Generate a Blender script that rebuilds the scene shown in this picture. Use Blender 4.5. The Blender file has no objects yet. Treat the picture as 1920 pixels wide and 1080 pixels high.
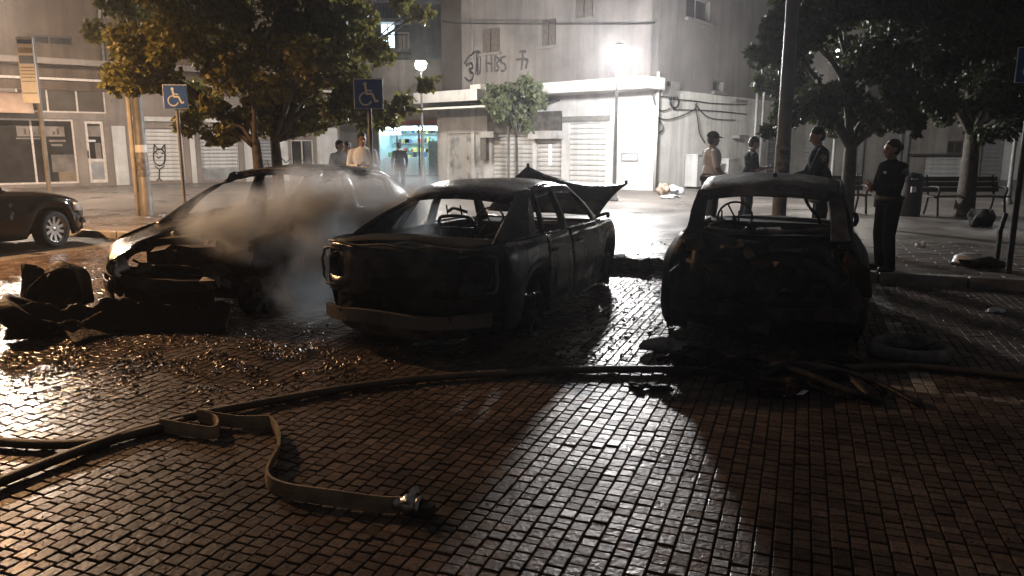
import bpy, bmesh, math, random
import numpy as np
from mathutils import Vector, Matrix, noise

random.seed(7); np.random.seed(7)
scene = bpy.context.scene
col = scene.collection
R = math.radians
def nvec(p): return Vector((noise.noise(p), noise.noise(p+Vector((9.3, 1.5, 4.7))), noise.noise(p+Vector((-5.1, 7.7, 2.9)))))

# ---------------------------------------------------------------- camera
FPX, CAM_H = 1400.0, 1.7
TH = math.atan(265/1400)
cam_d = bpy.data.cameras.new('camera'); cam = bpy.data.objects.new('camera', cam_d); col.objects.link(cam)
cam_d.sensor_width = 36.0; cam_d.lens = 36.0*FPX/1920; cam_d.clip_start = 0.05; cam_d.clip_end = 600
cam.location = (0, 0, CAM_H); cam.rotation_euler = (math.pi/2-TH, 0, 0)
scene.camera = cam

# ---------------------------------------------------------------- world (night sky) and exposure
world = bpy.data.worlds.new('World'); scene.world = world; world.use_nodes = True
wn = world.node_tree
bg = wn.nodes['Background']
sky = wn.nodes.new('ShaderNodeTexSky'); sky.sky_type = 'NISHITA'; sky.sun_disc = False
sky.sun_elevation = R(-4.0); sky.sun_rotation = R(200); sky.dust_density = 4.0
wmix = wn.nodes.new('ShaderNodeMix'); wmix.data_type = 'RGBA'; wmix.blend_type = 'ADD'
wmix.inputs[0].default_value = 1.0
wmix.inputs[7].default_value = (0.40, 0.37, 0.37, 1)       # city glow on a night sky
wn.links.new(sky.outputs[0], wmix.inputs[6]); wn.links.new(wmix.outputs[2], bg.inputs['Color'])
bg.inputs['Strength'].default_value = 0.10

vs = scene.view_settings
vs.view_transform = 'Standard'; vs.look = 'None'; vs.gamma = 1.0; vs.use_curve_mapping = False
vs.exposure = 0.0
cy = scene.cycles
cy.use_denoising = True
cy.max_bounces = 5; cy.diffuse_bounces = 3; cy.glossy_bounces = 3; cy.transmission_bounces = 3; cy.volume_bounces = 0
cy.transparent_max_bounces = 6
cy.sample_clamp_indirect = 3.0
cy.use_light_tree = True
cy.caustics_reflective = False; cy.caustics_refractive = False
cy.volume_step_rate = 2.0; cy.volume_max_steps = 96

# ---------------------------------------------------------------- frame of the parking row
A21 = R(21)
UX = Vector((math.cos(A21), -math.sin(A21), 0)); VX = Vector((math.sin(A21), math.cos(A21), 0))
def UV(u, v, z=0.0): return UX*u + VX*v + Vector((0, 0, z))
def toUV(p): return (p.x*UX.x+p.y*UX.y, p.x*VX.x+p.y*VX.y)
cT, sT = math.cos(TH), math.sin(TH)
def ray(px, py):
    a = (px-960)/FPX; b = (540-py)/FPX
    return Vector((a, cT+sT*b, -sT+cT*b))
def G(px, py, z=0.0):
    d = ray(px, py); t = (z-CAM_H)/d.z
    return Vector((d.x*t, d.y*t, z))
def P(px, py, Y):
    d = ray(px, py); t = Y/d.y
    return Vector((d.x*t, Y, CAM_H+d.z*t))
def proj(p):
    z = p[2]-CAM_H; fw = p[1]*cT-z*sT; up = p[1]*sT+z*cT
    if fw < .05: return None
    return 960+FPX*p[0]/fw, 540-FPX*up/fw

# ---------------------------------------------------------------- materials
MATS = {}
def mat(name, color, rough=.6, metal=0.0, spec=.5, var=0.0, vscale=8.0, bump=0.0, bscale=30.0, color2=None, rvar=0.0, emit=None, estr=0.0, detail=5.0, thresh=None, alpha=1.0, objrand=0.0, streak=0.0):
    if name in MATS: return MATS[name]
    m = bpy.data.materials.new(name); m.use_nodes = True; nt = m.node_tree
    b = nt.nodes['Principled BSDF']
    b.inputs['Roughness'].default_value = rough; b.inputs['Metallic'].default_value = metal
    b.inputs['Specular IOR Level'].default_value = spec
    b.inputs['Base Color'].default_value = (*color, 1)
    tc = nt.nodes.new('ShaderNodeTexCoord')
    if var or color2 is not None or rvar:
        n = nt.nodes.new('ShaderNodeTexNoise'); n.inputs['Scale'].default_value = vscale; n.inputs['Detail'].default_value = detail
        nt.links.new(tc.outputs['Object'], n.inputs['Vector'])
        r = nt.nodes.new('ShaderNodeValToRGB')
        lo, hi = (0.32, 0.68) if thresh is None else thresh
        r.color_ramp.elements[0].position = lo; r.color_ramp.elements[1].position = hi
        c2 = color2 if color2 is not None else tuple(min(1, c*(1+var)) for c in color)
        c1 = color if color2 is not None else tuple(c*(1-var) for c in color)
        r.color_ramp.elements[0].color = (*c1, 1); r.color_ramp.elements[1].color = (*c2, 1)
        nt.links.new(n.outputs['Fac'], r.inputs['Fac'])
        out = r.outputs['Color']
        if objrand:
            oi = nt.nodes.new('ShaderNodeObjectInfo'); mr = nt.nodes.new('ShaderNodeMapRange')
            mr.inputs['To Min'].default_value = 1-objrand; mr.inputs['To Max'].default_value = 1+objrand
            nt.links.new(oi.outputs['Random'], mr.inputs['Value'])
            mx = nt.nodes.new('ShaderNodeVectorMath'); mx.operation = 'SCALE'
            nt.links.new(out, mx.inputs[0]); nt.links.new(mr.outputs[0], mx.inputs['Scale']); out = mx.outputs[0]
        if streak:
            mp = nt.nodes.new('ShaderNodeMapping'); mp.inputs['Scale'].default_value = (2.6, 2.6, .22); nt.links.new(tc.outputs['Object'], mp.inputs['Vector'])
            ns = nt.nodes.new('ShaderNodeTexNoise'); ns.inputs['Scale'].default_value = 1.0; ns.inputs['Detail'].default_value = 7; ns.inputs['Roughness'].default_value = .65; nt.links.new(mp.outputs[0], ns.inputs['Vector'])
            ms = nt.nodes.new('ShaderNodeMapRange'); ms.inputs['From Min'].default_value = .42; ms.inputs['From Max'].default_value = .66; ms.inputs['To Min'].default_value = 1.0; ms.inputs['To Max'].default_value = 1-streak
            nt.links.new(ns.outputs['Fac'], ms.inputs['Value'])
            nb_ = nt.nodes.new('ShaderNodeTexNoise'); nb_.inputs['Scale'].default_value = .55; nb_.inputs['Detail'].default_value = 8; nb_.inputs['Roughness'].default_value = .7; nt.links.new(tc.outputs['Object'], nb_.inputs['Vector'])
            mb_ = nt.nodes.new('ShaderNodeMapRange'); mb_.inputs['From Min'].default_value = .48; mb_.inputs['From Max'].default_value = .60; mb_.inputs['To Min'].default_value = 1.0; mb_.inputs['To Max'].default_value = 1-streak*.6
            nt.links.new(nb_.outputs['Fac'], mb_.inputs['Value'])
            mm_ = nt.nodes.new('ShaderNodeMath'); mm_.operation = 'MULTIPLY'; nt.links.new(ms.outputs[0], mm_.inputs[0]); nt.links.new(mb_.outputs[0], mm_.inputs[1])
            vx = nt.nodes.new('ShaderNodeVectorMath'); vx.operation = 'SCALE'; nt.links.new(out, vx.inputs[0]); nt.links.new(mm_.outputs[0], vx.inputs['Scale']); out = vx.outputs[0]
        nt.links.new(out, b.inputs['Base Color'])
        if rvar:
            mr = nt.nodes.new('ShaderNodeMapRange'); mr.inputs['From Min'].default_value = .3; mr.inputs['From Max'].default_value = .7
            mr.inputs['To Min'].default_value = max(.02, rough-rvar); mr.inputs['To Max'].default_value = min(1, rough+rvar)
            nt.links.new(n.outputs['Fac'], mr.inputs['Value']); nt.links.new(mr.outputs[0], b.inputs['Roughness'])
    if bump:
        n2 = nt.nodes.new('ShaderNodeTexNoise'); n2.inputs['Scale'].default_value = bscale; n2.inputs['Detail'].default_value = 4
        nt.links.new(tc.outputs['Object'], n2.inputs['Vector'])
        bp = nt.nodes.new('ShaderNodeBump'); bp.inputs['Strength'].default_value = bump; bp.inputs['Distance'].default_value = .02
        nt.links.new(n2.outputs['Fac'], bp.inputs['Height']); nt.links.new(bp.outputs[0], b.inputs['Normal'])
    if emit is not None:
        b.inputs['Emission Color'].default_value = (*emit, 1); b.inputs['Emission Strength'].default_value = estr
    if alpha < 1:
        b.inputs['Alpha'].default_value = alpha
    MATS[name] = m
    return m

def M_stone(name, per_object):
    m = bpy.data.materials.new(name); m.use_nodes = True; nt = m.node_tree; L = nt.links
    b = nt.nodes['Principled BSDF']
    geo = nt.nodes.new('ShaderNodeNewGeometry')
    def nz(scale, detail=5):
        n = nt.nodes.new('ShaderNodeTexNoise'); n.inputs['Scale'].default_value = scale; n.inputs['Detail'].default_value = detail
        L.new(geo.outputs['Position'], n.inputs['Vector']); return n
    if per_object:
        oi = nt.nodes.new('ShaderNodeObjectInfo'); tone = oi.outputs['Random']
        paint = oi.outputs['Alpha']
    else:
        at = nt.nodes.new('ShaderNodeAttribute'); at.attribute_name = 'tone'; tone = at.outputs['Fac']
    r = nt.nodes.new('ShaderNodeValToRGB'); e = r.color_ramp.elements
    e[0].position = 0; e[0].color = (.105, .082, .070, 1); e[1].position = 1; e[1].color = (.225, .175, .145, 1)
    x = r.color_ramp.elements.new(.5); x.color = (.15, .115, .095, 1)
    L.new(tone, r.inputs['Fac'])
    n1 = nz(3.2); n2 = nz(60, 3); n3 = nz(.8, 4)
    mul = nt.nodes.new('ShaderNodeMix'); mul.data_type = 'RGBA'; mul.blend_type = 'MULTIPLY'; mul.inputs[0].default_value = .8
    g = nt.nodes.new('ShaderNodeMapRange'); g.inputs['From Min'].default_value = .3; g.inputs['From Max'].default_value = .7
    g.inputs['To Min'].default_value = .45; g.inputs['To Max'].default_value = 1.25
    L.new(n2.outputs['Fac'], g.inputs['Value'])
    L.new(r.outputs[0], mul.inputs[6]); L.new(g.outputs[0], mul.inputs[7])
    pm = nt.nodes.new('ShaderNodeMix'); pm.data_type = 'RGBA'; pm.inputs[7].default_value = (.52, .51, .48, 1)
    if not per_object:
        pa = nt.nodes.new('ShaderNodeAttribute'); pa.attribute_name = 'paint'
        pw = nt.nodes.new('ShaderNodeMath'); pw.operation = 'MULTIPLY'
        pr = nt.nodes.new('ShaderNodeMapRange'); pr.inputs['From Min'].default_value = .42; pr.inputs['From Max'].default_value = .6
        L.new(n1.outputs['Fac'], pr.inputs['Value']); L.new(pa.outputs['Fac'], pw.inputs[0]); L.new(pr.outputs[0], pw.inputs[1])
        L.new(pw.outputs[0], pm.inputs[0])
    else:
        pm.inputs[0].default_value = 0
    st = nz(1.1, 7); sr = nt.nodes.new('ShaderNodeMapRange'); sr.inputs['From Min'].default_value = .46; sr.inputs['From Max'].default_value = .62; sr.inputs['To Min'].default_value = 1.0; sr.inputs['To Max'].default_value = .45
    L.new(st.outputs['Fac'], sr.inputs['Value']); sv_ = nt.nodes.new('ShaderNodeVectorMath'); sv_.operation = 'SCALE'; L.new(mul.outputs[2], sv_.inputs[0]); L.new(sr.outputs[0], sv_.inputs['Scale'])
    L.new(sv_.outputs[0], pm.inputs[6]); L.new(pm.outputs[2], b.inputs['Base Color'])
    rr = nt.nodes.new('ShaderNodeMapRange'); rr.inputs['From Min'].default_value = .35; rr.inputs['From Max'].default_value = .65
    rr.inputs['To Min'].default_value = .29; rr.inputs['To Max'].default_value = .48
    L.new(n3.outputs['Fac'], rr.inputs['Value'])
    # fire-fighting water lies towards the left of the bays
    sep = nt.nodes.new('ShaderNodeSeparateXYZ'); L.new(geo.outputs['Position'], sep.inputs[0])
    wx = nt.nodes.new('ShaderNodeMapRange'); wx.inputs['From Min'].default_value = -4.4; wx.inputs['From Max'].default_value = -2.5
    wx.inputs['To Min'].default_value = .40; wx.inputs['To Max'].default_value = 0
    L.new(sep.outputs['X'], wx.inputs['Value'])
    sb = nt.nodes.new('ShaderNodeMath'); sb.operation = 'SUBTRACT'; L.new(rr.outputs[0], sb.inputs[0]); L.new(wx.outputs[0], sb.inputs[1])
    tv = nt.nodes.new('ShaderNodeMath'); tv.operation = 'MULTIPLY_ADD'; tv.inputs[1].default_value = -.16; L.new(tone, tv.inputs[0]); L.new(sb.outputs[0], tv.inputs[2])
    cl_ = nt.nodes.new('ShaderNodeMath'); cl_.operation = 'MAXIMUM'; cl_.inputs[1].default_value = .08; ad_ = nt.nodes.new('ShaderNodeMath'); ad_.operation = 'ADD'; ad_.inputs[1].default_value = .08
    L.new(tv.outputs[0], ad_.inputs[0]); L.new(ad_.outputs[0], cl_.inputs[0]); L.new(cl_.outputs[0], b.inputs['Roughness'])
    b.inputs['Specular IOR Level'].default_value = .20
    cw = nt.nodes.new('ShaderNodeMapRange'); cw.inputs['From Min'].default_value = -4.2; cw.inputs['From Max'].default_value = -2.3; cw.inputs['To Min'].default_value = 1.0; cw.inputs['To Max'].default_value = 0.0
    L.new(sep.outputs['X'], cw.inputs['Value']); cn = nt.nodes.new('ShaderNodeMapRange'); cn.inputs['From Min'].default_value = .38; cn.inputs['From Max'].default_value = .52; L.new(n3.outputs['Fac'], cn.inputs['Value'])
    cm_ = nt.nodes.new('ShaderNodeMath'); cm_.operation = 'MULTIPLY'; L.new(cw.outputs[0], cm_.inputs[0]); L.new(cn.outputs[0], cm_.inputs[1]); L.new(cm_.outputs[0], b.inputs['Coat Weight'])
    b.inputs['Coat Roughness'].default_value = .20; b.inputs['Coat IOR'].default_value = 1.4
    bp = nt.nodes.new('ShaderNodeBump'); bp.inputs['Strength'].default_value = .45; bp.inputs['Distance'].default_value = .010
    n4 = nz(38, 6); L.new(n4.outputs['Fac'], bp.inputs['Height']); L.new(bp.outputs[0], b.inputs['Normal'])
    MATS[name] = m
    return m
M_stone('stone', False); M_stone('stone_single', True)

BURNT = mat('burnt_metal', (.016, .0155, .0155), .48, .3, .35, color2=(.11, .095, .085), vscale=4.5, thresh=(.46, .76), rvar=.16, bump=.35, bscale=38)
ASH = mat('ashen_metal', (.040, .038, .037), .55, .3, .5, color2=(.26, .25, .24), vscale=5, thresh=(.42, .75), rvar=.12, bump=.4, bscale=45)
RUST = mat('scorched_rust', (.018, .012, .009), .7, .2, .4, color2=(.085, .043, .025), vscale=7, thresh=(.35, .75), bump=.4, bscale=60)
CHAR = mat('charred_plastic', (.010, .0095, .0095), .65, 0, .22, color2=(.018, .016, .015), vscale=12, thresh=(.4, .8), bump=.7, bscale=30)
PAINT_DARK = mat('sooty_paint', (.018, .0185, .020), .28, .25, .5, color2=(.17, .17, .172), vscale=3.2, thresh=(.48, .78), rvar=.14, bump=.18, bscale=22)
BLACKPAINT = mat('black_car_paint', (.008, .008, .009), .16, 0, .5, var=.2, bump=.02)
RUBBER = mat('tyre_rubber', (.02, .02, .02), .75, var=.3, bump=.3, bscale=50)
ALLOY = mat('alloy', (.42, .41, .40), .33, .9, var=.15)
BURNT_ALLOY = mat('burnt_alloy', (.10, .095, .09), .5, .7, color2=(.02, .02, .02), vscale=14, bump=.3)
CHROME = mat('bright_trim', (.7, .7, .7), .12, 1, var=.05)
LENS = mat('headlight_lens', (.86, .87, .88), .07, 0, .6, var=.05)
LENSDARK = mat('lens_reflector', (.20, .20, .21), .14, .7, var=.3)
GLASS = mat('shop_glass', (.035, .032, .03), .06, 0, .6, var=.3, vscale=2)
CARGLASS = mat('car_glass', (.01, .01, .011), .04, 0, .6, var=.1)
PLAZA = None
ASPHALT = mat('asphalt', (.06, .052, .046), .62, var=.35, vscale=2.2, bump=.6, bscale=120, rvar=.16)
JOINT = mat('joint_grit', (.016, .0135, .012), .75, var=.4, vscale=30, bump=.4, bscale=150)
CONCRETE = mat('kerb_concrete', (.21, .20, .185), .55, var=.3, vscale=5, bump=.3, bscale=50, rvar=.15, objrand=.15)
PAVER = mat('plaza_paver', (.125, .11, .10), .34, var=.35, vscale=1.2, bump=.22, bscale=60, rvar=.12)
PAVER2 = mat('plaza_sheet', (.125, .11, .10), .36, var=.35, vscale=.7, bump=.30, bscale=40, rvar=.12)
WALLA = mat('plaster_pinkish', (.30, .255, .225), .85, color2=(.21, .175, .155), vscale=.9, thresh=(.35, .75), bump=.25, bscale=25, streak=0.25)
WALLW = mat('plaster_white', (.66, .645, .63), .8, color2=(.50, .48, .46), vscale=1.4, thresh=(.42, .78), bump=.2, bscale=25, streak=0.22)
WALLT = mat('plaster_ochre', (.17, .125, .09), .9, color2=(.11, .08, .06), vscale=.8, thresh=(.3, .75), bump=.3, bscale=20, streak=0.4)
WALLU = mat('plaster_upper', (.22, .20, .185), .88, color2=(.14, .125, .12), vscale=.7, thresh=(.32, .72), bump=.3, bscale=22, streak=0.28)  # darker than the lower walls, putting the lamp's upward fall-off into the colour
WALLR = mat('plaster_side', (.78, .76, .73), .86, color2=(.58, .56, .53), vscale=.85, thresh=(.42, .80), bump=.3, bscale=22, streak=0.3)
WALLB = mat('plaster_bluegrey', (.20, .22, .25), .85, var=.25, vscale=.8, bump=.2, streak=0.3)
WALLD = mat('plaster_dim', (.30, .27, .24), .88, color2=(.19, .17, .15), vscale=.8, bump=.25, bscale=20, streak=0.35)
SHUT = mat('shutter_metal', (.60, .585, .57), .5, .1, var=.16, vscale=1.2, bump=.08, streak=0.35)
SHUTG = mat('shutter_grey', (.30, .30, .30), .55, .1, var=.25, vscale=2, streak=0.35)
FRAMEW = mat('frame_cream', (.58, .52, .47), .5, var=.15)
DARKWOOD = mat('dark_shutter', (.075, .06, .05), .6, var=.3, vscale=8)
SIGNDARK = mat('signboard_dark', (.055, .05, .045), .45, color2=(.17, .16, .14), vscale=3.5, thresh=(.45, .75))
PIPE = mat('grey_pipe', (.20, .19, .18), .5, var=.2)
CABLE = mat('cable_black', (.018, .018, .018), .6, var=.2)
SPRAY = mat('spray_black', (.022, .021, .022), .7, var=.4, vscale=6)
SPRAYG = mat('spray_grey', (.045, .04, .038), .75, var=.4, vscale=6)
POLEG = mat('galvanised_pole', (.17, .17, .165), .55, .2, var=.2, vscale=6)
POLEW = mat('pole_white', (.62, .59, .54), .45, var=.12, vscale=5)
POLED = mat('pole_dark', (.055, .053, .05), .5, .2, var=.3, vscale=6)
STICK = mat('sticker_dark', (.06, .06, .065), .5, color2=(.25, .25, .26), vscale=14)
SIGNBLUE = mat('sign_blue', (.025, .085, .30), .4, var=.12, vscale=5)
SIGNWHITE = mat('sign_white', (.62, .64, .66), .45, var=.08)
BARK = mat('bark', (.055, .046, .038), .85, var=.45, vscale=9, bump=.8, bscale=28)
HOSE = mat('hose_canvas', (.29, .225, .15), .8, var=.35, vscale=9, bump=.4, bscale=140)
HOSED = mat('hose_wet', (.085, .067, .05), .55, var=.4, vscale=6, bump=.4, bscale=140)
UNIFORM = mat('uniform_navy', (.006, .0065, .010), .9, 0, .12, var=.3, vscale=14, bump=.3, bscale=30)
TEEW = mat('cloth_white', (.74, .77, .82), .85, var=.08, vscale=9, bump=.3, bscale=16)
TEEB = mat('cloth_black', (.014, .014, .016), .9, 0, .12, var=.3, bump=.3, bscale=18)
JEANS = mat('cloth_jeans', (.018, .018, .023), .9, 0, .12, var=.3, bump=.3, bscale=18)
SKIN = mat('skin', (.36, .22, .16), .5, var=.12, vscale=14)
HAIR = mat('hair_dark', (.012, .010, .009), .55, var=.3, vscale=40, bump=.5, bscale=90)
SHOE = mat('shoe_black', (.012, .012, .012), .45, var=.3)
PLASTICW = mat('wrapper_white', (.62, .66, .70), .4, var=.15)
BLUEBAG = mat('wrapper_blue', (.32, .55, .68), .35, var=.2)

# ---------------------------------------------------------------- mesh builder
class MB:
    def __init__(s): s.v = []; s.f = []; s.m = []; s.sm = []
    def face(s, idx, m=0, smooth=False): s.f.append(tuple(idx)); s.m.append(m); s.sm.append(smooth)
    def add(s, vs, fs, m=0, smooth=False):
        o = len(s.v); s.v.extend([tuple(v) for v in vs])
        for f in fs: s.face([o+i for i in f], m, smooth)
    def box(s, c, d, m=0, rz=0.0, rot=None):
        hx, hy, hz = d[0]/2, d[1]/2, d[2]/2
        M = rot if rot is not None else Matrix.Rotation(rz, 3, 'Z')
        c = Vector(c)
        vs = [c+M@Vector((x, y, z)) for x in (-hx, hx) for y in (-hy, hy) for z in (-hz, hz)]
        s.add(vs, [(0, 1, 3, 2), (4, 6, 7, 5), (0, 4, 5, 1), (2, 3, 7, 6), (0, 2, 6, 4), (1, 5, 7, 3)], m)
        return s
    def tube(s, pts, r, n=8, m=0, caps=True, smooth=True, flat=1.0):
        pts = [Vector(p) for p in pts]; k = len(pts)
        rs = r if isinstance(r, (list, tuple)) else [r]*k
        o = len(s.v); prev = None
        for i, p in enumerate(pts):
            t = (pts[min(i+1, k-1)]-pts[max(i-1, 0)])
            t = t.normalized() if t.length > 1e-9 else Vector((0, 0, 1))
            if prev is None:
                a = t.orthogonal().normalized()
                if abs(t.z) < .9: a = t.cross(Vector((0, 0, 1))).normalized()
            else:
                a = (prev-t*prev.dot(t)); a = a.normalized() if a.length > 1e-6 else t.orthogonal().normalized()
            prev = a; b = t.cross(a)
            for j in range(n):
                g = 2*math.pi*j/n
                s.v.append(tuple(p+a*(rs[i]*math.cos(g))+b*(rs[i]*math.sin(g)*flat)))
        for i in range(k-1):
            for j in range(n):
                s.face((o+i*n+j, o+i*n+(j+1) % n, o+(i+1)*n+(j+1) % n, o+(i+1)*n+j), m, smooth)
        if caps:
            s.face([o+j for j in reversed(range(n))], m); s.face([o+(k-1)*n+j for j in range(n)], m)
        return s
    def lathe(s, prof, c=(0, 0, 0), axis='Z', n=20, m=0, smooth=True, M=None):
        o = len(s.v); k = len(prof); c = Vector(c)
        for (r, h) in prof:
            for j in range(n):
                g = 2*math.pi*j/n; x, y = r*math.cos(g), r*math.sin(g)
                p = Vector((x, y, h)) if axis == 'Z' else (Vector((x, h, y)) if axis == 'Y' else Vector((h, x, y)))
                if M is not None: p = M@p
                s.v.append(tuple(c+p))
        for i in range(k-1):
            for j in range(n):
                s.face((o+i*n+j, o+i*n+(j+1) % n, o+(i+1)*n+(j+1) % n, o+(i+1)*n+j), m, smooth)
        return s
    def ball(s, c, r, n=10, k=7, m=0, M=None):
        rx, ry, rz = (r, r, r) if isinstance(r, (int, float)) else r
        o = len(s.v); c = Vector(c)
        for i in range(1, k):
            ph = math.pi*i/k
            for j in range(n):
                g = 2*math.pi*j/n
                p = Vector((rx*math.sin(ph)*math.cos(g), ry*math.sin(ph)*math.sin(g), rz*math.cos(ph)))
                if M is not None: p = M@p
                s.v.append(tuple(c+p))
        t = Vector((0, 0, rz)); bo = Vector((0, 0, -rz))
        if M is not None: t = M@t; bo = M@bo
        s.v.append(tuple(c+t)); s.v.append(tuple(c+bo)); T = len(s.v)-2; B = T+1
        for i in range(k-2):
            for j in range(n):
                s.face((o+i*n+j, o+(i+1)*n+j, o+(i+1)*n+(j+1) % n, o+i*n+(j+1) % n), m, True)
        for j in range(n):
            s.face((T, o+j, o+(j+1) % n), m, True); s.face((B, o+(k-2)*n+(j+1) % n, o+(k-2)*n+j), m, True)
        return s
    def grid(s, rows, m=0, smooth=True, keep=None):
        o = len(s.v); a = len(rows); b = len(rows[0])
        for r_ in rows: s.v.extend([tuple(p) for p in r_])
        for i in range(a-1):
            for j in range(b-1):
                if keep and not keep(i, j): continue
                s.face((o+i*b+j, o+i*b+j+1, o+(i+1)*b+j+1, o+(i+1)*b+j), m, smooth)
        return s
    def prism(s, poly, d, m=0):
        """poly: 3-D points, d: extrusion vector"""
        d = Vector(d); n = len(poly); o = len(s.v)
        s.v.extend([tuple(p) for p in poly]); s.v.extend([tuple(Vector(p)+d) for p in poly])
        s.face(list(range(o, o+n))[::-1], m); s.face(range(o+n, o+2*n), m)
        for i in range(n): s.face((o+i, o+(i+1) % n, o+n+(i+1) % n, o+n+i), m)
        return s
    def bar(s, pts, w, h, side, m=0):
        """rectangular bar swept along pts; side = width direction"""
        pts = [Vector(p) for p in pts]; k = len(pts); o = len(s.v)
        ws = w if isinstance(w, (list, tuple)) else [w]*k
        for i, p in enumerate(pts):
            t = (pts[min(i+1, k-1)]-pts[max(i-1, 0)]).normalized()
            sd = Vector(side); sd = (sd-t*sd.dot(t)).normalized(); nn = t.cross(sd)
            for a, b in ((-1, -1), (1, -1), (1, 1), (-1, 1)): s.v.append(tuple(p+sd*(a*ws[i]/2)+nn*(b*h/2)))
        for i in range(k-1):
            for j in range(4): s.face((o+i*4+j, o+i*4+(j+1) % 4, o+(i+1)*4+(j+1) % 4, o+(i+1)*4+j), m, False)
        s.face([o+3, o+2, o+1, o], m); s.face([o+(k-1)*4+j for j in range(4)], m)
        return s
    def crumple(s, amp, scale, seed=0.0):
        q = []
        for v in s.v:
            p = Vector(v)*scale+Vector((seed, seed*1.7, -seed))
            q.append(tuple(Vector(v)+nvec(p)*amp))
        s.v = q; return s
    def build(s, name, mats, parent=None, solid=0.0, bevel=0.0, local=False):
        me = bpy.data.meshes.new(name); me.from_pydata(s.v, [], s.f)
        mats = mats if isinstance(mats, (list, tuple)) else [mats]
        for x in mats: me.materials.append(x)
        me.polygons.foreach_set('material_index', s.m); me.polygons.foreach_set('use_smooth', s.sm)
        me.update()
        o = bpy.data.objects.new(name, me); col.objects.link(o)
        if solid:
            md = o.modifiers.new('thickness', 'SOLIDIFY'); md.thickness = solid; md.offset = -1
        if bevel:
            md = o.modifiers.new('bevel', 'BEVEL'); md.width = bevel; md.segments = 2; md.limit_method = 'ANGLE'
        if parent is not None:
            o.parent = parent
        return o

def tag(o, label=None, cat=None, group=None, kind=None):
    if label: o['label'] = label
    if cat: o['category'] = cat
    if group: o['group'] = group
    if kind: o['kind'] = kind
    return o
def empty(name, loc=(0, 0, 0), rz=0.0, label=None, cat=None, group=None):
    o = bpy.data.objects.new(name, None); col.objects.link(o); o.location = loc; o.rotation_euler = (0, 0, rz)
    o.empty_display_size = .2
    return tag(o, label, cat, group)
def copy_tree(o, parent=None):
    c = o.copy(); col.objects.link(c)
    if parent is not None: c.parent = parent
    for ch in list(o.children): copy_tree(ch, c)
    return c
def smooth_path(pts, n=6):
    pts = [Vector(p) for p in pts]; out = []
    for i in range(len(pts)-1):
        p0 = pts[max(i-1, 0)]; p1 = pts[i]; p2 = pts[i+1]; p3 = pts[min(i+2, len(pts)-1)]
        for k in range(n):
            t = k/n
            out.append(.5*((2*p1)+(p2-p0)*t+(2*p0-5*p1+4*p2-p3)*t*t+(3*p1-p0-3*p2+p3)*t**3))
    out.append(pts[-1]); return out
def interp(x, xs, ys):
    return float(np.interp(x, xs, ys))
def sinterp(x, xs, ys):
    """smooth (cosine-eased monotone) interpolation"""
    if x <= xs[0]: return ys[0]
    if x >= xs[-1]: return ys[-1]
    for i in range(len(xs)-1):
        if xs[i] <= x <= xs[i+1]:
            h = xs[i+1]-xs[i]; t = (x-xs[i])/h
            def slope(k):
                if k == 0: return (ys[1]-ys[0])/(xs[1]-xs[0])
                if k == len(xs)-1: return (ys[-1]-ys[-2])/(xs[-1]-xs[-2])
                a = (ys[k]-ys[k-1])/(xs[k]-xs[k-1]); b = (ys[k+1]-ys[k])/(xs[k+1]-xs[k])
                return 0 if a*b <= 0 else 2*a*b/(a+b)
            m0, m1 = slope(i), slope(i+1)
            return (2*t**3-3*t**2+1)*ys[i]+(t**3-2*t**2+t)*h*m0+(-2*t**3+3*t**2)*ys[i+1]+(t**3-t**2)*h*m1
# ================================================================ GROUND
VK = 10.42                                    # front face of the plaza kerb in the v direction
def sheet(name, corners, z, m, kind='structure', label=None):
    b = MB(); b.add([(c.x, c.y, z) for c in corners], [tuple(range(len(corners)))])
    o = b.build(name, m); tag(o, kind=kind); return o
ground = sheet('ground', [Vector((-150, -120, 0)), Vector((150, -120, 0)), Vector((150, 160, 0)), Vector((-150, 160, 0))], -.06, ASPHALT)
road = sheet('road', [UV(-40, -30), UV(-11.2, -30), UV(-11.2, VK+.05), UV(-40, VK+.05)], -.004, ASPHALT)
pavement = sheet('parking_pavement', [UV(-11.2, -14), UV(24, -14), UV(24, VK+.05), UV(-11.2, VK+.05)], -.014, JOINT)

def sett_mesh(w, l, rng):
    """worn stone: local verts (20) and quads (13)"""
    hw, hl = w/2, l/2; v = []
    for ins, z in ((0, -.018), (.001, -.006), (.002, -.0015), (.005, 0)):
        for sx, sy in ((-1, -1), (1, -1), (1, 1), (-1, 1)):
            v.append((sx*(hw-ins), sy*(hl-ins), z))
    f = []
    for k in range(3):
        for j in range(4): f.append((k*4+j, k*4+(j+1) % 4, k*4+4+(j+1) % 4, k*4+4+j))
    f.append((12, 13, 14, 15))
    return np.array(v), f

rng = random.Random(3)
COLW = .079
stones = []          # u, v, w, l, dz, tilt, tone, paint
u = -11.15
while u < 9.5:
    v = -1.0+rng.random()*.1
    while v < VK-.1:
        l = rng.choice((.058, .068, .076, .082, .102))
        c = UV(u+COLW/2, v+l/2)
        if c.y > 1.0 and abs(c.x) < c.y*.74+2.0 and v+l < VK-.02:
            uu, vv = u+COLW/2, v+l/2
            p = 0.0
            for lu in (-7.05, -4.4, -1.75, .95, 3.6):
                if abs(uu-lu) < .06 and vv > 5.75: p = 1.0
            if abs(vv-5.78) < .05 and uu > .5: p = 1.0
            stones.append((uu, vv, COLW-.0072, l-.0072, rng.uniform(-.004, .003)+.009*noise.noise(Vector((uu*.9, vv*.9, 3))), rng.uniform(-.03, .03), rng.uniform(-.03, .03), rng.random(), p))
        v += l
    u += COLW
def px_area(s):
    c = UV(s[0], s[1]); q = proj(c)
    if q is None or not (0 < q[0] < 1920 and 0 < q[1] < 1075): return 0
    return 1/(c.y**3)
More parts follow.
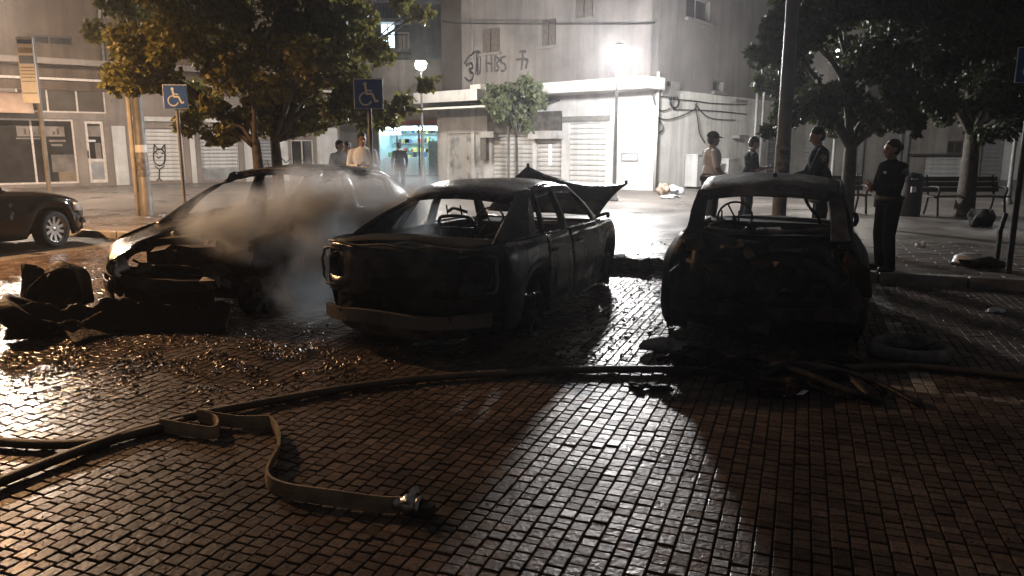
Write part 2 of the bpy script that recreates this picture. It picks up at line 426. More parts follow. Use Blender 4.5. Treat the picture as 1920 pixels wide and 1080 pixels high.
order = sorted(range(len(stones)), key=lambda i: -px_area(stones[i]))
single = set(i for i in order[:300] if stones[i][8] == 0)
V = []; F = []; TN = []; PT = []
Rz = np.array([[UX.x, VX.x, 0], [UX.y, VX.y, 0], [0, 0, 1]])
base_cache = {}
for i, (uu, vv, w, l, dz, tx, ty, tone, p) in enumerate(stones):
    if i in single: continue
    sv, sf = sett_mesh(w, l, rng)
    sv = sv.copy(); top = sv[:, 2] > -.015
    sv[:, 2] += np.where(top, sv[:, 0]*tx+sv[:, 1]*ty+dz, 0)
    sv[12:, :2] += np.random.uniform(-.0025, .0025, (4, 2))
    w_ = sv@Rz.T; c = UV(uu, vv)
    w_[:, 0] += c.x; w_[:, 1] += c.y
    o = len(V)*16; V.append(w_)
    F.extend([tuple(o+k for k in f) for f in sf]); TN.extend([tone]*13); PT.extend([p]*13)
Vn = np.concatenate(V)
me = bpy.data.meshes.new('paving_stones'); me.from_pydata(Vn.tolist(), [], F)
me.materials.append(MATS['stone'])
a = me.attributes.new('tone', 'FLOAT', 'FACE'); a.data.foreach_set('value', TN)
a = me.attributes.new('paint', 'FLOAT', 'FACE'); a.data.foreach_set('value', PT)
far_stones = bpy.data.objects.new('paving_stones', me); col.objects.link(far_stones); far_stones.parent = pavement
far_stones['kind'] = 'stuff'
sm_cache = {}
for i in sorted(single):
    uu, vv, w, l, dz, tx, ty, tone, p = stones[i]
    if l not in sm_cache:
        sv, sf = sett_mesh(w, l, rng); mm = bpy.data.meshes.new('paving_stone'); mm.from_pydata(sv.tolist(), [], sf)
        mm.materials.append(MATS['stone_single']); sm_cache[l] = mm
    o = bpy.data.objects.new('paving_stone', sm_cache[l]); col.objects.link(o); o.parent = pavement
    o.location = UV(uu, vv, dz); o.rotation_euler = (ty, -tx, -A21)

# raised plaza, its kerb stones and near pavers
ZP = .12
plaza = MB()
cs = [UV(-60, VK+.16), UV(60, VK+.16), UV(60, 110), UV(-60, 110)]
plaza.add([(c.x, c.y, ZP-.004) for c in cs], [(0, 1, 2, 3)])
plaza = plaza.build('plaza_pavement', PAVER2); tag(plaza, kind='structure')
kb = MB(); kb.box((0, 0, 0), (.985, .15, .19)); km = None
for k in range(-26, 16):
    uc = k*1.0+.5
    if not (-18.5 < uc < 7.5): continue
    if km is None:
        o = kb.build('kerb_stone', CONCRETE, plaza, bevel=.018); km = o.data
    else:
        o = bpy.data.objects.new('kerb_stone', km); col.objects.link(o); o.parent = plaza
        md = o.modifiers.new('bevel', 'BEVEL'); md.width = .018; md.segments = 2
    o.location = UV(uc, VK+.08, .032+random.uniform(-.004, .004)); o.rotation_euler = (0, 0, -A21+random.uniform(-.004, .004))
pv = MB()
PW, PL = .40, .20
vrow = VK+.17; r = 0
while vrow < 14.2:
    w_half = 15
    uo = -22+(r % 2)*PW/2
    while uo < 14:
        c = UV(uo+PW/2, vrow+PL/2)
        if abs(c.x) < c.y*.72+1.0:
            z = ZP+random.uniform(-.003, .002); g = .004
            a_ = [UV(uo+g, vrow+g, ZP-.02), UV(uo+PW-g, vrow+g, ZP-.02), UV(uo+PW-g, vrow+PL-g, ZP-.02), UV(uo+g, vrow+PL-g, ZP-.02)]
            i_ = .008; tlt = random.uniform(-.004, .004)
            b_ = [UV(uo+g+i_, vrow+g+i_, z), UV(uo+PW-g-i_, vrow+g+i_, z+tlt), UV(uo+PW-g-i_, vrow+PL-g-i_, z+tlt), UV(uo+g+i_, vrow+PL-g-i_, z)]
            pv.add(a_+b_, [(4, 5, 6, 7), (0, 1, 5, 4), (1, 2, 6, 5), (2, 3, 7, 6), (3, 0, 4, 7)])
        uo += PW
    vrow += PL; r += 1
o = pv.build('paver_slabs', PAVER, plaza); o['kind'] = 'stuff'

# ================================================================ BUILDINGS
class Plane:
    """vertical facade plane: s along dirn, d outwards, z up"""
    def __init__(s, p0, dirn, out):
        s.p = Vector((p0[0], p0[1], 0)); s.d = Vector((dirn[0], dirn[1], 0)).normalized(); s.o = Vector((out[0], out[1], 0)).normalized()
        s.rz = math.atan2(s.d.y, s.d.x)
        s.M = Matrix((s.d, s.o, (0, 0, 1))).transposed()
    def pt(s, a, d, z): return s.p+s.d*a+s.o*d+Vector((0, 0, z))
    def sz(s, px, py, d=0.0):
        r_ = ray(px, py); c = Vector((0, 0, CAM_H)); q = s.p+s.o*d
        t = (q-c).dot(s.o)/r_.dot(s.o); h = c+r_*t
        return (h-s.p).dot(s.d), h.z
    def box(s, mb, a0, a1, d0, d1, z0, z1, m=0):
        mb.box(s.pt((a0+a1)/2, (d0+d1)/2, (z0+z1)/2), (abs(a1-a0), abs(d1-d0), abs(z1-z0)), m, rot=s.M); return mb
    def rect(s, px0, py0, px1, py1, d=0.0):
        a = [s.sz(px0, py0, d), s.sz(px1, py1, d)]
        return min(a[0][0], a[1][0]), max(a[0][0], a[1][0]), min(a[0][1], a[1][1]), max(a[0][1], a[1][1])
def wall_holes(F, a0, a1, z0, z1, holes, thick, m, name, parent):
    mb = MB(); xs = sorted(set([a0, a1]+[h[0] for h in holes]+[h[1] for h in holes])); zs = sorted(set([z0, z1]+[h[2] for h in holes]+[h[3] for h in holes]))
    xs = [x for x in xs if a0-1e-6 <= x <= a1+1e-6]; zs = [z for z in zs if z0-1e-6 <= z <= z1+1e-6]
    def inh(x, z): return any(h[0] < x < h[1] and h[2] < z < h[3] for h in holes)
    for i in range(len(xs)-1):
        j = 0
        while j < len(zs)-1:
            if inh((xs[i]+xs[i+1])/2, (zs[j]+zs[j+1])/2): j += 1; continue
            k = j
            while k+1 < len(zs)-1 and not inh((xs[i]+xs[i+1])/2, (zs[k+1]+zs[k+2])/2): k += 1
            F.box(mb, xs[i], xs[i+1], -thick, 0, zs[j], zs[k+1]); j = k+1
    return mb.build(name, m, parent)
def window(F, parent, a0, a1, z0, z1, depth=.12, frame=FRAMEW, pane=GLASS, fw=.06, mull=1, name='window'):
    mb = MB()
    F.box(mb, a0, a0+fw, -depth-.03, -depth+.03, z0, z1); F.box(mb, a1-fw, a1, -depth-.03, -depth+.03, z0, z1)
    F.box(mb, a0+fw, a1-fw, -depth-.03, -depth+.03, z0, z0+fw); F.box(mb, a0+fw, a1-fw, -depth-.03, -depth+.03, z1-fw, z1)
    for k in range(1, mull+1):
        x = a0+(a1-a0)*k/(mull+1); F.box(mb, x-fw/2, x+fw/2, -depth-.028, -depth+.028, z0+fw, z1-fw)
    w = mb.build(name, frame, parent)
    for k in range(mull+1):
        xa = a0+(a1-a0)*k/(mull+1)+fw/2; xb = a0+(a1-a0)*(k+1)/(mull+1)-fw/2
        F.box(MB(), xa+.001, xb-.001, -depth-.008, -depth+.008, z0+fw*.6, z1-fw*.6).build('pane', pane, w)
    return w
def slat_shutter(F, parent, a0, a1, z0, z1, depth, m, pitch=.11, name='roller_shutter'):
    sh = bpy.data.objects.new(name, None); col.objects.link(sh); sh.parent = parent
    for q0, q1 in ((a0, a0+.05), (a1-.05, a1)): F.box(MB(), q0, q1, -depth-.02, -depth+.05, z0, z1).build('guide_rail', m, sh)
    n = max(1, int((z1-z0)/pitch)); h = (z1-z0)/n
    me0 = None
    for k in range(n):
        zc = z0+h*(k+.5); c = F.pt((a0+a1)/2, -depth, zc)
        if me0 is None:
            w = (a1-a0-.105)/2; mb = MB()
            prof = [(-.012, -h*.48), (.004, -h*.40), (.014, -h*.05), (.006, h*.36), (-.012, h*.46)]
            for y, z in prof: mb.v.extend([(-w, y, z), (w, y, z)])
            for q in range(len(prof)-1): mb.face((q*2, q*2+1, q*2+3, q*2+2), 0)
            o = mb.build('slat', m, sh); me0 = o.data
        else:
            o = bpy.data.objects.new('slat', me0); col.objects.link(o); o.parent = sh
        o.matrix_basis = Matrix.Translation(c)@F.M.to_4x4()
    return sh
def flat_stroke(F, pts, w, d, mb, closed=False):
    """thin spray / print stroke laid on the facade, as a proud ribbon"""
    q = [F.pt(a+w*.45*noise.noise(Vector((a*9, z*9, 1))), d, z+w*.45*noise.noise(Vector((a*9, z*9, 7)))) for a, z in pts]
    if closed: q.append(q[0])
    for i in range(len(q)-1):
        t = (q[i+1]-q[i])
        if t.length < 1e-5: continue
        t.normalize(); n = t.cross(F.o).normalized()*(w/2*(.75+.5*noise.noise(Vector((i*.7, w*40, pts[0][0])))));  e = t*(w*.25)
        o = len(mb.v)
        mb.v.extend([tuple(q[i]-n-e), tuple(q[i]+n-e), tuple(q[i+1]+n+e), tuple(q[i+1]-n+e)])
        mb.face((o, o+1, o+2, o+3)); 
    return mb

# ---------------- left building (shops along the far side of the plaza)
p0 = G(0, 353, ZP)
FL = Plane((p0.x, p0.y), (.80, .60), (.60, -.80))
lb = empty('shop_building', (p0.x, p0.y, ZP), 0, 'long pinkish plaster shop building with white shutters behind the left trees', 'building')
def Lr(x0, y0, x1, y1, d=0.0): return FL.rect(x0, y0, x1, y1, d)
sL = FL.sz(-260, 350)[0]; sRt = FL.sz(640, 330)[0]
class Rel:                                     # parts are written in world space; parent keeps an identity inverse
    pass
def attach(root):
    """keep world-space meshes in place under a root that is not at the origin"""
    for ch in root.children:
        ch.matrix_parent_inverse = root.matrix_basis.inverted()
h_shop = list(Lr(-120, 219, 150, 350)); h_door = list(Lr(157, 226, 205, 350)); h_tr = list(Lr(28, 163, 200, 213))
h_sh1 = list(Lr(246, 240, 350, 348)); h_sh2 = list(Lr(374, 246, 452, 346)); h_up = list(Lr(48, 63, 136, 86))
h_sh3 = list(Lr(478, 262, 520, 344)); h_win2 = list(Lr(545, 262, 590, 322))
for h in (h_shop, h_door, h_sh1, h_sh2, h_sh3): h[2] = ZP+.12
zt = 3.9
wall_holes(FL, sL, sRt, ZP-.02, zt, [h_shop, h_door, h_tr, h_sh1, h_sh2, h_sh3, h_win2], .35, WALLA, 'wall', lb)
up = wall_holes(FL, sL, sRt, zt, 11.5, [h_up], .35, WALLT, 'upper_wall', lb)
F = FL
F.box(MB(), sL, sRt, -7.2, -7, 0, 11.4).build('rear_wall', WALLA, lb)
F.box(MB(), sL+.01, sRt-.01, -7.0, -.36, 3.92, 4.1).build('floor_slab', WALLA, lb)
F.box(MB(), sL, sRt, -7.2, .25, 11.5, 11.7).build('roof', WALLA, lb)
# white pilaster and piers
for (x0, x1) in ((208, 244), (353, 371), (455, 476), (522, 543), (592, 636)):
    a = Lr(x0, 236 if x0 < 250 else 240, x1, 350); F.box(MB(), a[0], a[1], .002, .05, ZP, a[3]).build('pier', WALLW, lb)
# ledges
a = FL.sz(100, 118)[1]
F.box(MB(), sL, sRt, .002, .75, a-.10, a+.12).build('concrete_canopy', WALLA, lb)
a = FL.sz(100, 148)[1]; F.box(MB(), sL, sRt, .002, .18, a-.05, a+.04).build('ledge', FRAMEW, lb)
a = Lr(245, 218, 470, 236); F.box(MB(), a[0], a[1], .002, .12, a[2]+.12, a[3]).build('lintel', WALLW, lb)
a = FL.sz(187, 40)[0]
MB().tube([FL.pt(a, .08, 4.0), FL.pt(a, .08, 11.3)], .06, 8).build('drain_pipe', PIPE, lb)
window(F, lb, h_shop[0], h_shop[1], h_shop[2], h_shop[3], .10, FRAMEW, GLASS, .07, 2)
window(F, lb, h_tr[0], h_tr[1], h_tr[2], h_tr[3], .10, FRAMEW, mat('transom_glass', (.10, .085, .072), .12, var=.2, vscale=1.5), .06, 2)
window(F, lb, h_up[0], h_up[1], h_up[2], h_up[3], .14, DARKWOOD, GLASS, .05, 1)
window(F, lb, h_win2[0], h_win2[1], h_win2[2], h_win2[3], .10, FRAMEW, GLASS, .06, 1)
# door with two panes and handle
dr = MB(); a0, a1, z0, z1 = h_door; fw = .11
for q in ((a0, a0+fw, z0, z1), (a1-fw, a1, z0, z1), (a0+fw, a1-fw, z0, z0+.12), (a0+fw, a1-fw, z1-.12, z1), (a0+fw, a1-fw, z0+.85, z0+.97)):
    F.box(dr, q[0], q[1], -.14, -.07, q[2], q[3])
dr = dr.build('door', FRAMEW, lb)
F.box(MB(), a0+fw, a1-fw, -.112, -.10, z0+.12, z0+.85).build('pane', SHUTG, dr)
F.box(MB(), a0+fw, a1-fw, -.112, -.10, z0+.97, z1-.12).build('pane', GLASS, dr)
MB().tube([F.pt(a0+.05, -.03, z0+1.0), F.pt(a0+.05, -.03, z0+1.3)], .018, 6).build('handle', POLED, dr)
# stickers / print on the shop glass
def sheet_on(F, name, px, d, m, parent, root_d=0.0):
    a = F.rect(*px, root_d); return F.box(MB(), a[0], a[1], d-.004, d, a[2], a[3]).build(name, m, parent)
PRN = mat('window_print', (.25, .21, .18), .4, color2=(.10, .085, .075), vscale=2.5)
PRN2 = mat('window_print_tan', (.26, .19, .12), .45, color2=(.12, .09, .06), vscale=3)
for px, m_ in (((30, 236, 122, 256), PRN), ((96, 270, 118, 274), PRN), ((92, 262, 124, 266), PRN), ((96, 290, 150, 322), PRN), ((110, 322, 150, 345), PRN2),
               ((164, 236, 190, 256), PRN), ((164, 262, 180, 266), SIGNWHITE), ((178, 268, 192, 300), PRN), ((30, 258, 76, 261), PRN)):
    sheet_on(FL, 'window_print', px, -.078, m_, lb)
# shopfront lettering band (illegible block lettering on the glass)
lt = MB()
for k, x in enumerate((44, 54, 62, 71, 80, 98, 106)):
    a = F.rect(x, 241, x+6, 252); F.box(lt, a[0], a[1], -.077, -.073, a[2], a[3]-.06*(k % 3))
lt.build('window_lettering', mat('letter_brown', (.07, .05, .045), .5, var=.1), lb)
# peach awning at the far left
a = Lr(-120, 168, 60, 214)
aw = MB(); n = 8
aw.grid([[F.pt(a[0]+(a[1]-a[0])*i/n, .05+.9*t, a[3]-(a[3]-a[2])*(t**1.6)) for i in range(n+1)] for t in [k/6 for k in range(7)]])
aw.build('awning', mat('awning_peach', (.46, .31, .23), .8, var=.15, vscale=2), lb, solid=.01)
slat_shutter(F, lb, h_sh1[0], h_sh1[1], h_sh1[2], h_sh1[3], .12, WALLW, .16)
slat_shutter(F, lb, h_sh2[0], h_sh2[1], h_sh2[2], h_sh2[3], .14, SHUT, .16)
slat_shutter(F, lb, h_sh3[0], h_sh3[1], h_sh3[2], h_sh3[3], .14, SHUTG, .16)
a = Lr(376, 316, 450, 346); F.box(MB(), a[0], a[1], -.11, -.06, h_sh2[2], a[3]).build('lower_panel', SHUTG, lb)
# cat-like face graffiti
g = MB()
def gpts(lst): return [FL.sz(x, y) for x, y in lst]
def circ(cx, cy_, rx, ry, n=16): return [(cx+rx*math.cos(2*math.pi*k/n), cy_+ry*math.sin(2*math.pi*k/n)) for k in range(n)]
flat_stroke(FL, gpts(circ(300, 295, 11, 16)), .07, -.09, g, True)
for ln in ([(289, 284), (290, 271), (297, 279)], [(303, 279), (310, 271), (311, 285)], [(292, 312), (300, 319), (309, 311)], [(300, 318), (300, 335)], [(293, 342), (300, 334), (307, 343)],
           [(295, 294), (298, 297), (304, 293)], [(294, 288), (296, 289)], [(304, 288), (306, 288)]):
    flat_stroke(FL, gpts(ln), .06, -.09, g)
g.build('graffiti_face', SPRAY, lb)
g = MB()
for ln in ([(548, 330), (556, 318), (566, 326)], [(556, 318), (552, 300)], [(520, 290), (535, 305), (545, 296)], [(566, 300), (578, 312), (585, 300)], [(500, 300), (506, 318), (515, 312)]):
    flat_stroke(FL, gpts(ln), .07, .056, g)
g.build('graffiti_scribble', SPRAYG, lb)
attach(lb)

# ---------------- central corner building
C0 = Vector((5.13, 27.4, 0))
FC = Plane((C0.x, C0.y), (-.754, .657), (-.657, -.754))
FR = Plane((C0.x, C0.y), (.657, .754), (.754, -.657))
cb = empty('corner_building', (C0.x, C0.y, ZP), 0, 'two-faced plaster corner building with graffiti behind the bright lamp post', 'building')
F = FC
Cr = FC.rect
cEnd = FC.sz(867, 200)[0]; cLow = FC.sz(826, 300)[0]
hC1 = list(Cr(922, 256, 998, 345)); hC2 = list(Cr(1003, 260, 1052, 350)); hW1 = list(Cr(905, 56, 937, 96)); hW2 = list(Cr(1016, 38, 1042, 84)); hC3 = list(Cr(838, 250, 906, 344))
hDoor = list(Cr(1066, 232, 1136, 352))
hW3 = list(Cr(1080, -30, 1112, 30))
for h in (hC1, hC2, hC3, hDoor): h[2] = ZP+.05
zc = 4.15
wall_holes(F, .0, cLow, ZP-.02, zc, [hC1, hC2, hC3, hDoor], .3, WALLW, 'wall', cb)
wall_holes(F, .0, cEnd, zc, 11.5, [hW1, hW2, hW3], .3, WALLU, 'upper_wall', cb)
slat_shutter(F, cb, hC1[0], hC1[1], hC1[2], hC1[3], .10, SHUT, .17)
slat_shutter(F, cb, hC2[0], hC2[1], hC2[2], hC2[3], .16, SHUT, .17)
slat_shutter(F, cb, hDoor[0], hDoor[1], hDoor[2], hDoor[3], .06, WALLW, .2)
window(F, cb, hC3[0], hC3[1], hC3[2], hC3[3], .10, FRAMEW, mat('papered_glass', (.55, .55, .54), .35, color2=(.20, .20, .20), vscale=2.2, thresh=(.48, .7)), .07, 1, name='shop_window')
for h in (hW1, hW2, hW3):
    window(F, cb, h[0], h[1], h[2], h[3], .16, DARKWOOD, GLASS, .05, 1)
    w2 = (h[1]-h[0])*.5
    for sgn in (0, 1):
        a0 = h[0]+.01+sgn*w2; sh = F.box(MB(), a0, a0+w2-.06, .004, .05, h[2], h[3]).build('shutter_leaf', DARKWOOD, cb)
    F.box(MB(), h[0]-.1, h[1]+.1, .002, .14, h[2]-.12, h[2]-.03).build('sill', WALLU, cb)
# concrete canopy slabs
a0 = FC.sz(1010, 190)[0]
z_can = 3.95
F.box(MB(), -.35, a0, .002, 1.25, z_can-.28, z_can+.12).build('concrete_canopy', WALLW, cb)
b0, b1 = FC.sz(925, 190)[0], FC.sz(806, 195)[0]
F.box(MB(), b0, b1, .002, 1.0, z_can-.36, z_can+.10).build('concrete_canopy', WALLW, cb)
# thin sheet awning sloping over the shop fronts
aw0, aw1 = FC.sz(1050, 206)[0], FC.sz(806, 220)[0]
aw = MB(); aw.prism([F.pt(aw0, .01, 3.52), F.pt(aw0, 1.5, 3.28), F.pt(aw0, 1.5, 3.23), F.pt(aw0, .01, 3.47)], F.d*(aw1-aw0)); aw.build('sheet_awning', POLED, cb)
F.box(MB(), aw0-.01, aw1+.01, 1.50, 1.53, 3.26, 3.34).build('awning_edge', POLEW, cb)
# signboards under it
for px in ((918, 216, 960, 249), (963, 216, 1002, 250), (1004, 210, 1054, 246)):
    a = FC.rect(*px); F.box(MB(), a[0], a[1], .003, .16, a[2], a[3]).build('signboard', SIGNDARK, cb)
a = Cr(1000, 246, 1056, 260); F.box(MB(), a[0], a[1], .003, .32, a[2], a[3]).build('shutter_box', SHUT, cb)
a = Cr(908, 247, 934, 258); F.box(MB(), a[0], a[1], .003, .30, a[2], a[3]).build('shutter_box', SHUT, cb)
a = Cr(1056, 219, 1145, 226); F.box(MB(), a[0], a[1], .003, .10, a[2], a[3]).build('rail', PIPE, cb)
a = Cr(906, 256, 917, 300); F.box(MB(), a[0], a[1], .003, .2, a[2], a[3]).build('meter_box', PIPE, cb)
# lit slot column
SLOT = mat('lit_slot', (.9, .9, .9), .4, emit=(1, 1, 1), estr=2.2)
for k in range(11):
    a, z = FC.sz(1028, 272+k*3.6); F.box(MB(), a-.045, a+.045, -.13, -.10, z-.022, z+.022).build('lit_slot', SLOT, cb)
# plaque frame on the bright wall
a = Cr(1165, 287, 1197, 303)
mb = MB()
for q in ((a[0], a[1], a[2], a[2]+.04), (a[0], a[1], a[3]-.04, a[3]), (a[0], a[0]+.04, a[2], a[3]), (a[1]-.04, a[1], a[2], a[3])): F.box(mb, q[0], q[1], .003, .03, q[2], q[3])
mb.build('plaque_frame', SHUTG, cb)
F.box(MB(), a[0]+.05, a[1]-.05, .003, .015, a[2]+.05, a[3]-.05).build('plaque', WALLW, cb)
# pipes
s_ = FC.sz(960, 250)[0]; MB().tube([F.pt(s_, .22, ZP), F.pt(s_, .22, 3.2)], .05, 8).build('drain_pipe', PIPE, cb)
MB().tube([C0+FC.o*.06+FR.o*.10+Vector((0, 0, ZP)), C0+FC.o*.06+FR.o*.10+Vector((0, 0, 4.3))], .055, 8).build('drain_pipe', SHUT, cb)
# air conditioner
a = Cr(893, 160, 913, 181); ac = F.box(MB(), a[0], a[1], .05, .40, a[2], a[3]).build('air_conditioner', POLEW, cb, bevel=.02)
# graffiti on the upper wall
g = MB()
def cp(lst): return [FC.sz(x, y) for x, y in lst]
for ln in ([(872, 120), (878, 108), (890, 98), (897, 97), (901, 106), (899, 138)], [(893, 100), (893, 138)], [(896, 104), (896, 140)], [(874, 122), (884, 119), (885, 128), (880, 132), (886, 138), (886, 148), (878, 152), (872, 146)],
           ):
    flat_stroke(FC, cp(smooth_path([(x, y, 0) for x, y in ln], 4)) if False else cp([(p.x, p.y) for p in smooth_path([(x, y, 0) for x, y in ln], 4)]), .13, .004, g)
g.build('graffiti_tag', SPRAY, cb)
g = MB()
for ln in ([(912, 106), (912, 134)], [(912, 120), (922, 119)], [(922, 104), (922, 134)], [(928, 106), (928, 132), (936, 128), (931, 119), (937, 112), (929, 106)], [(947, 106), (940, 108), (940, 116), (947, 122), (947, 131), (939, 133)], [(974, 97), (986, 97)], [(980, 97), (978, 130)], [(968, 112), (988, 112), (986, 128)]):
    flat_stroke(FC, cp([(p.x, p.y) for p in smooth_path([(x, y, 0) for x, y in ln], 3)]), .12, .004, g)
g.build('graffiti_lettering', SPRAYG, cb)
# right-hand face
F = FR
rEnd = 26.0
hR1 = list(FR.rect(1378, 156, 1394, 186)); hR2 = list(FR.rect(1337, 150, 1356, 172)); hR3 = list(FR.rect(1288, -10, 1330, 42)); hR4 = list(FR.rect(1442, 240, 1475, 345)); hR4[2] = ZP+.05
zr = 3.75
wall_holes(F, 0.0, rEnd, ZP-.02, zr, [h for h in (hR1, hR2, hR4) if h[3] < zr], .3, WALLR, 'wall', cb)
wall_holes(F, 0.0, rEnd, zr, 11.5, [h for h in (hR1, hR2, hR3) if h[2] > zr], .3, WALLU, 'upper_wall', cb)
for h in (hR1, hR2, hR3):
    window(F, cb, h[0], h[1], h[2], h[3], .16, SHUTG, GLASS, .05, 1)
    F.box(MB(), h[0]-.1, h[1]+.1, .002, .15, h[2]-.14, h[2]-.04).build('sill', WALLU, cb)
slat_shutter(F, cb, hR4[0], hR4[1], hR4[2], hR4[3], .12, SHUTG, .18)
a = FR.rect(1374, 253, 1392, 260); F.box(MB(), a[0], a[1], .003, .30, a[2], a[3]).build('wall_bracket', PIPE, cb)
for x in (1412, 1424): 
    s_ = FR.sz(x, 250)[0]; MB().tube([F.pt(s_, .08, ZP), F.pt(s_, .08, 4.6)], .06, 8).build('drain_pipe', SHUT, cb)
F.box(MB(), 0, rEnd, -9.2, -9.0, 0, 11.5).build('rear_wall', WALLR, cb)
rb_ = MB(); q = [C0+Vector((0, 0, 11.5)), FC.pt(cEnd, 0, 11.5), FC.pt(cEnd, 0, 11.5)+FR.d*9, FR.pt(9, 0, 11.5)]
rb_.prism(q, (0, 0, .2)); rb_.build('roof', WALLU, cb)
# cables on the wall
def rpt(x, y, d=.05): 
    s__, z__ = FR.sz(x, y, d); return FR.pt(s__, d, z__)
cab = [[(1224, 175), (1228, 195), (1240, 208), (1256, 203)], [(1262, 186), (1300, 189), (1340, 194), (1400, 196)], [(1228, 219), (1250, 224), (1275, 218), (1302, 205), (1306, 192)], [(1303, 195), (1325, 218), (1350, 224), (1378, 225)],
       [(1304, 198), (1308, 222), (1312, 250), (1322, 268)], [(1236, 226), (1243, 236), (1240, 247), (1228, 252)], [(1262, 205), (1290, 206), (1340, 208), (1400, 214)], [(1232, 150), (1246, 176), (1256, 186)]]
for c_ in cab:
    MB().tube(smooth_path([rpt(x, y) for x, y in c_], 5), .022, 6).build('cable', CABLE, cb)
for (cx_, cy_, r_) in ((1265, 192, 7), (1265, 192, 8.5), (1242, 172, 6), (1240, 168, 8)):
    MB().tube([rpt(x, y, .09) for x, y in circ(cx_, cy_, r_, r_*1.35)]+[rpt(cx_+r_, cy_, .09)], .025, 6).build('cable_coil', CABLE, cb)
for px in ((1236, 160, 1262, 182), (1252, 152, 1268, 170)):
    a = FR.rect(*px); F.box(MB(), a[0], a[1], .003, .14, a[2], a[3]).build('junction_box', PIPE, cb)
attach(cb)
# utility cabinets by the wall
def on_plane_box(name, F, px, d0, d1, m, label, cat, extra=None, bevel=.02):
    a = F.rect(*px); z1 = a[3]; c = F.pt((a[0]+a[1])/2, (d0+d1)/2, ZP)
    root = empty(name, c, F.rz, label, cat)
    w, dd, h = a[1]-a[0], d1-d0, z1-ZP
    MB().box((0, 0, h/2+.03), (w, dd, h-.06)).build('cabinet_body', m, root, bevel=bevel)
    MB().box((0, 0, h+.0), (w+.06, dd+.06, .05)).build('top_cap', m, root)
    for sx in (-1, 1): MB().box((sx*w/4, -dd/2-.012 if F.o.dot(Vector((0, -1, 0))) < 0 else dd/2+.012, h/2), (w/2-.04, .02, h-.2)).build('cabinet_door', m, root)
    return root
on_plane_box('utility_cabinet', FR, (1284, 290, 1314, 364), .05, .55, SHUT, 'tall pale utility cabinet against the wall behind the person in the black cap', 'cabinet')
on_plane_box('utility_cabinet', FR, (1345, 298, 1362, 362), .05, .5, SHUT, 'narrow pale utility cabinet between the white and black T-shirts', 'cabinet')

# ---------------- narrow dark block and blue-grey block left of the corner building
nb = empty('dark_side_block', (FC.pt(cEnd, -1, 0).x, FC.pt(cEnd, -1, 0).y, ZP), 0, 'narrow dark plaster block left of the graffiti wall', 'building')
F = FC
s2 = FC.sz(828, 100, -1.2)[0]
F.box(MB(), cEnd+.01, s2, -5, -1.2, zc+.02, 12).build('wall', mat('plaster_dark', (.10, .085, .075), .9, var=.25, vscale=.8, bump=.2), nb)
F.box(MB(), cLow+.01, cLow+.5, -5, -.3, ZP, zc).build('pier', WALLW, nb)
attach(nb)
bbp = P(760, 300, 58)
FB = Plane((bbp.x, 58), (1, 0), (0, -1))
bb = empty('apartment_block', (bbp.x, 58, ZP), 0, 'distant blue-grey apartment block with lit balconies beyond the side street', 'building')
a = FB.rect(600, 0, 880, 330)
holes = [list(FB.rect(712, 40, 742, 92)), list(FB.rect(745, 60, 768, 92)), list(FB.rect(712, 112, 742, 134)), list(FB.rect(640, 60, 680, 100)), list(FB.rect(752, 190, 764, 198))]
wall_holes(FB, a[0]-4, a[1]+2, ZP-.02, 12, holes, .4, WALLB, 'wall', bb)
LITW = mat('lit_room', (.8, .85, .9), .5, emit=(.72, .92, 1.0), estr=4.0); LITD = mat('dim_room', (.3, .25, .2), .5, emit=(.7, .5, .4), estr=.12)
for k, h in enumerate(holes):
    window(FB, bb, h[0], h[1], h[2], h[3], .12, FRAMEW, LITW if k in (0, 4) else LITD, .1, 1)
for py in (96, 140, 40):
    z = FB.sz(740, py)[1]; x0, x1 = FB.sz(708, py)[0], FB.sz(770, py)[0]
    FB.box(MB(), x0, x1, .003, 1.4, z-.25, z).build('balcony_slab', SHUT, bb)
    for k in range(9):
        xx = x0+(x1-x0)*(k+.5)/9; FB.box(MB(), xx-.02, xx+.02, 1.32, 1.36, z, z+.95).build('baluster', POLED, bb)
    FB.box(MB(), x0, x1, 1.30, 1.38, z+.95, z+1.02).build('balcony_rail', POLED, bb)
attach(bb)

# ---------------- blue-lit shop on the side street
bsY = 41.0; bp_ = P(765, 340, bsY)
FS = Plane((bp_.x, bsY), (1, 0), (0, -1))
bs = empty('lit_shop', (bp_.x, bsY, ZP), 0, 'brightly lit cyan shop front at the end of the side street', 'building')
hs = list(FS.rect(709, 236, 828, 338)); hs[2] = ZP+.05
a = FS.rect(600, 160, 900, 338)
wall_holes(FS, a[0], a[1], ZP-.02, 6.2, [hs], .3, WALLD, 'wall', bs)
CYAN = mat('cyan_wall', (.62, .85, .92), .6, var=.1, vscale=1)
x0, x1, z0, z1 = hs
FS.box(MB(), x0-.3, x1+.3, -5.2, -5.0, 0, z1+.4).build('back_wall', CYAN, bs)
FS.box(MB(), x0-.32, x0-.05, -5.0, -.31, 0, z1+.4).build('side_wall', CYAN, bs); FS.box(MB(), x1+.05, x1+.32, -5.0, -.31, 0, z1+.4).build('side_wall', CYAN, bs)
FS.box(MB(), x0-.3, x1+.3, -5.0, -.31, z1+.02, z1+.3).build('ceiling', CYAN, bs)
TUBE = mat('shop_tube', (.9, .95, 1), .4, emit=(.74, .96, 1.0), estr=26)
for dx, dd in ((.28, -1.0), (.72, -1.2), (.3, -3.2), (.72, -3.4)):
    xc = x0+(x1-x0)*dx; FS.box(MB(), xc-.75, xc+.75, dd-.09, dd+.09, z1-.14, z1-.06).build('light_tube', TUBE, bs)
FS.box(MB(), x0+.1, x1-.9, -2.2, -1.6, ZP, ZP+1.0).build('counter', mat('counter_pale', (.7, .78, .8), .4, var=.1), bs)
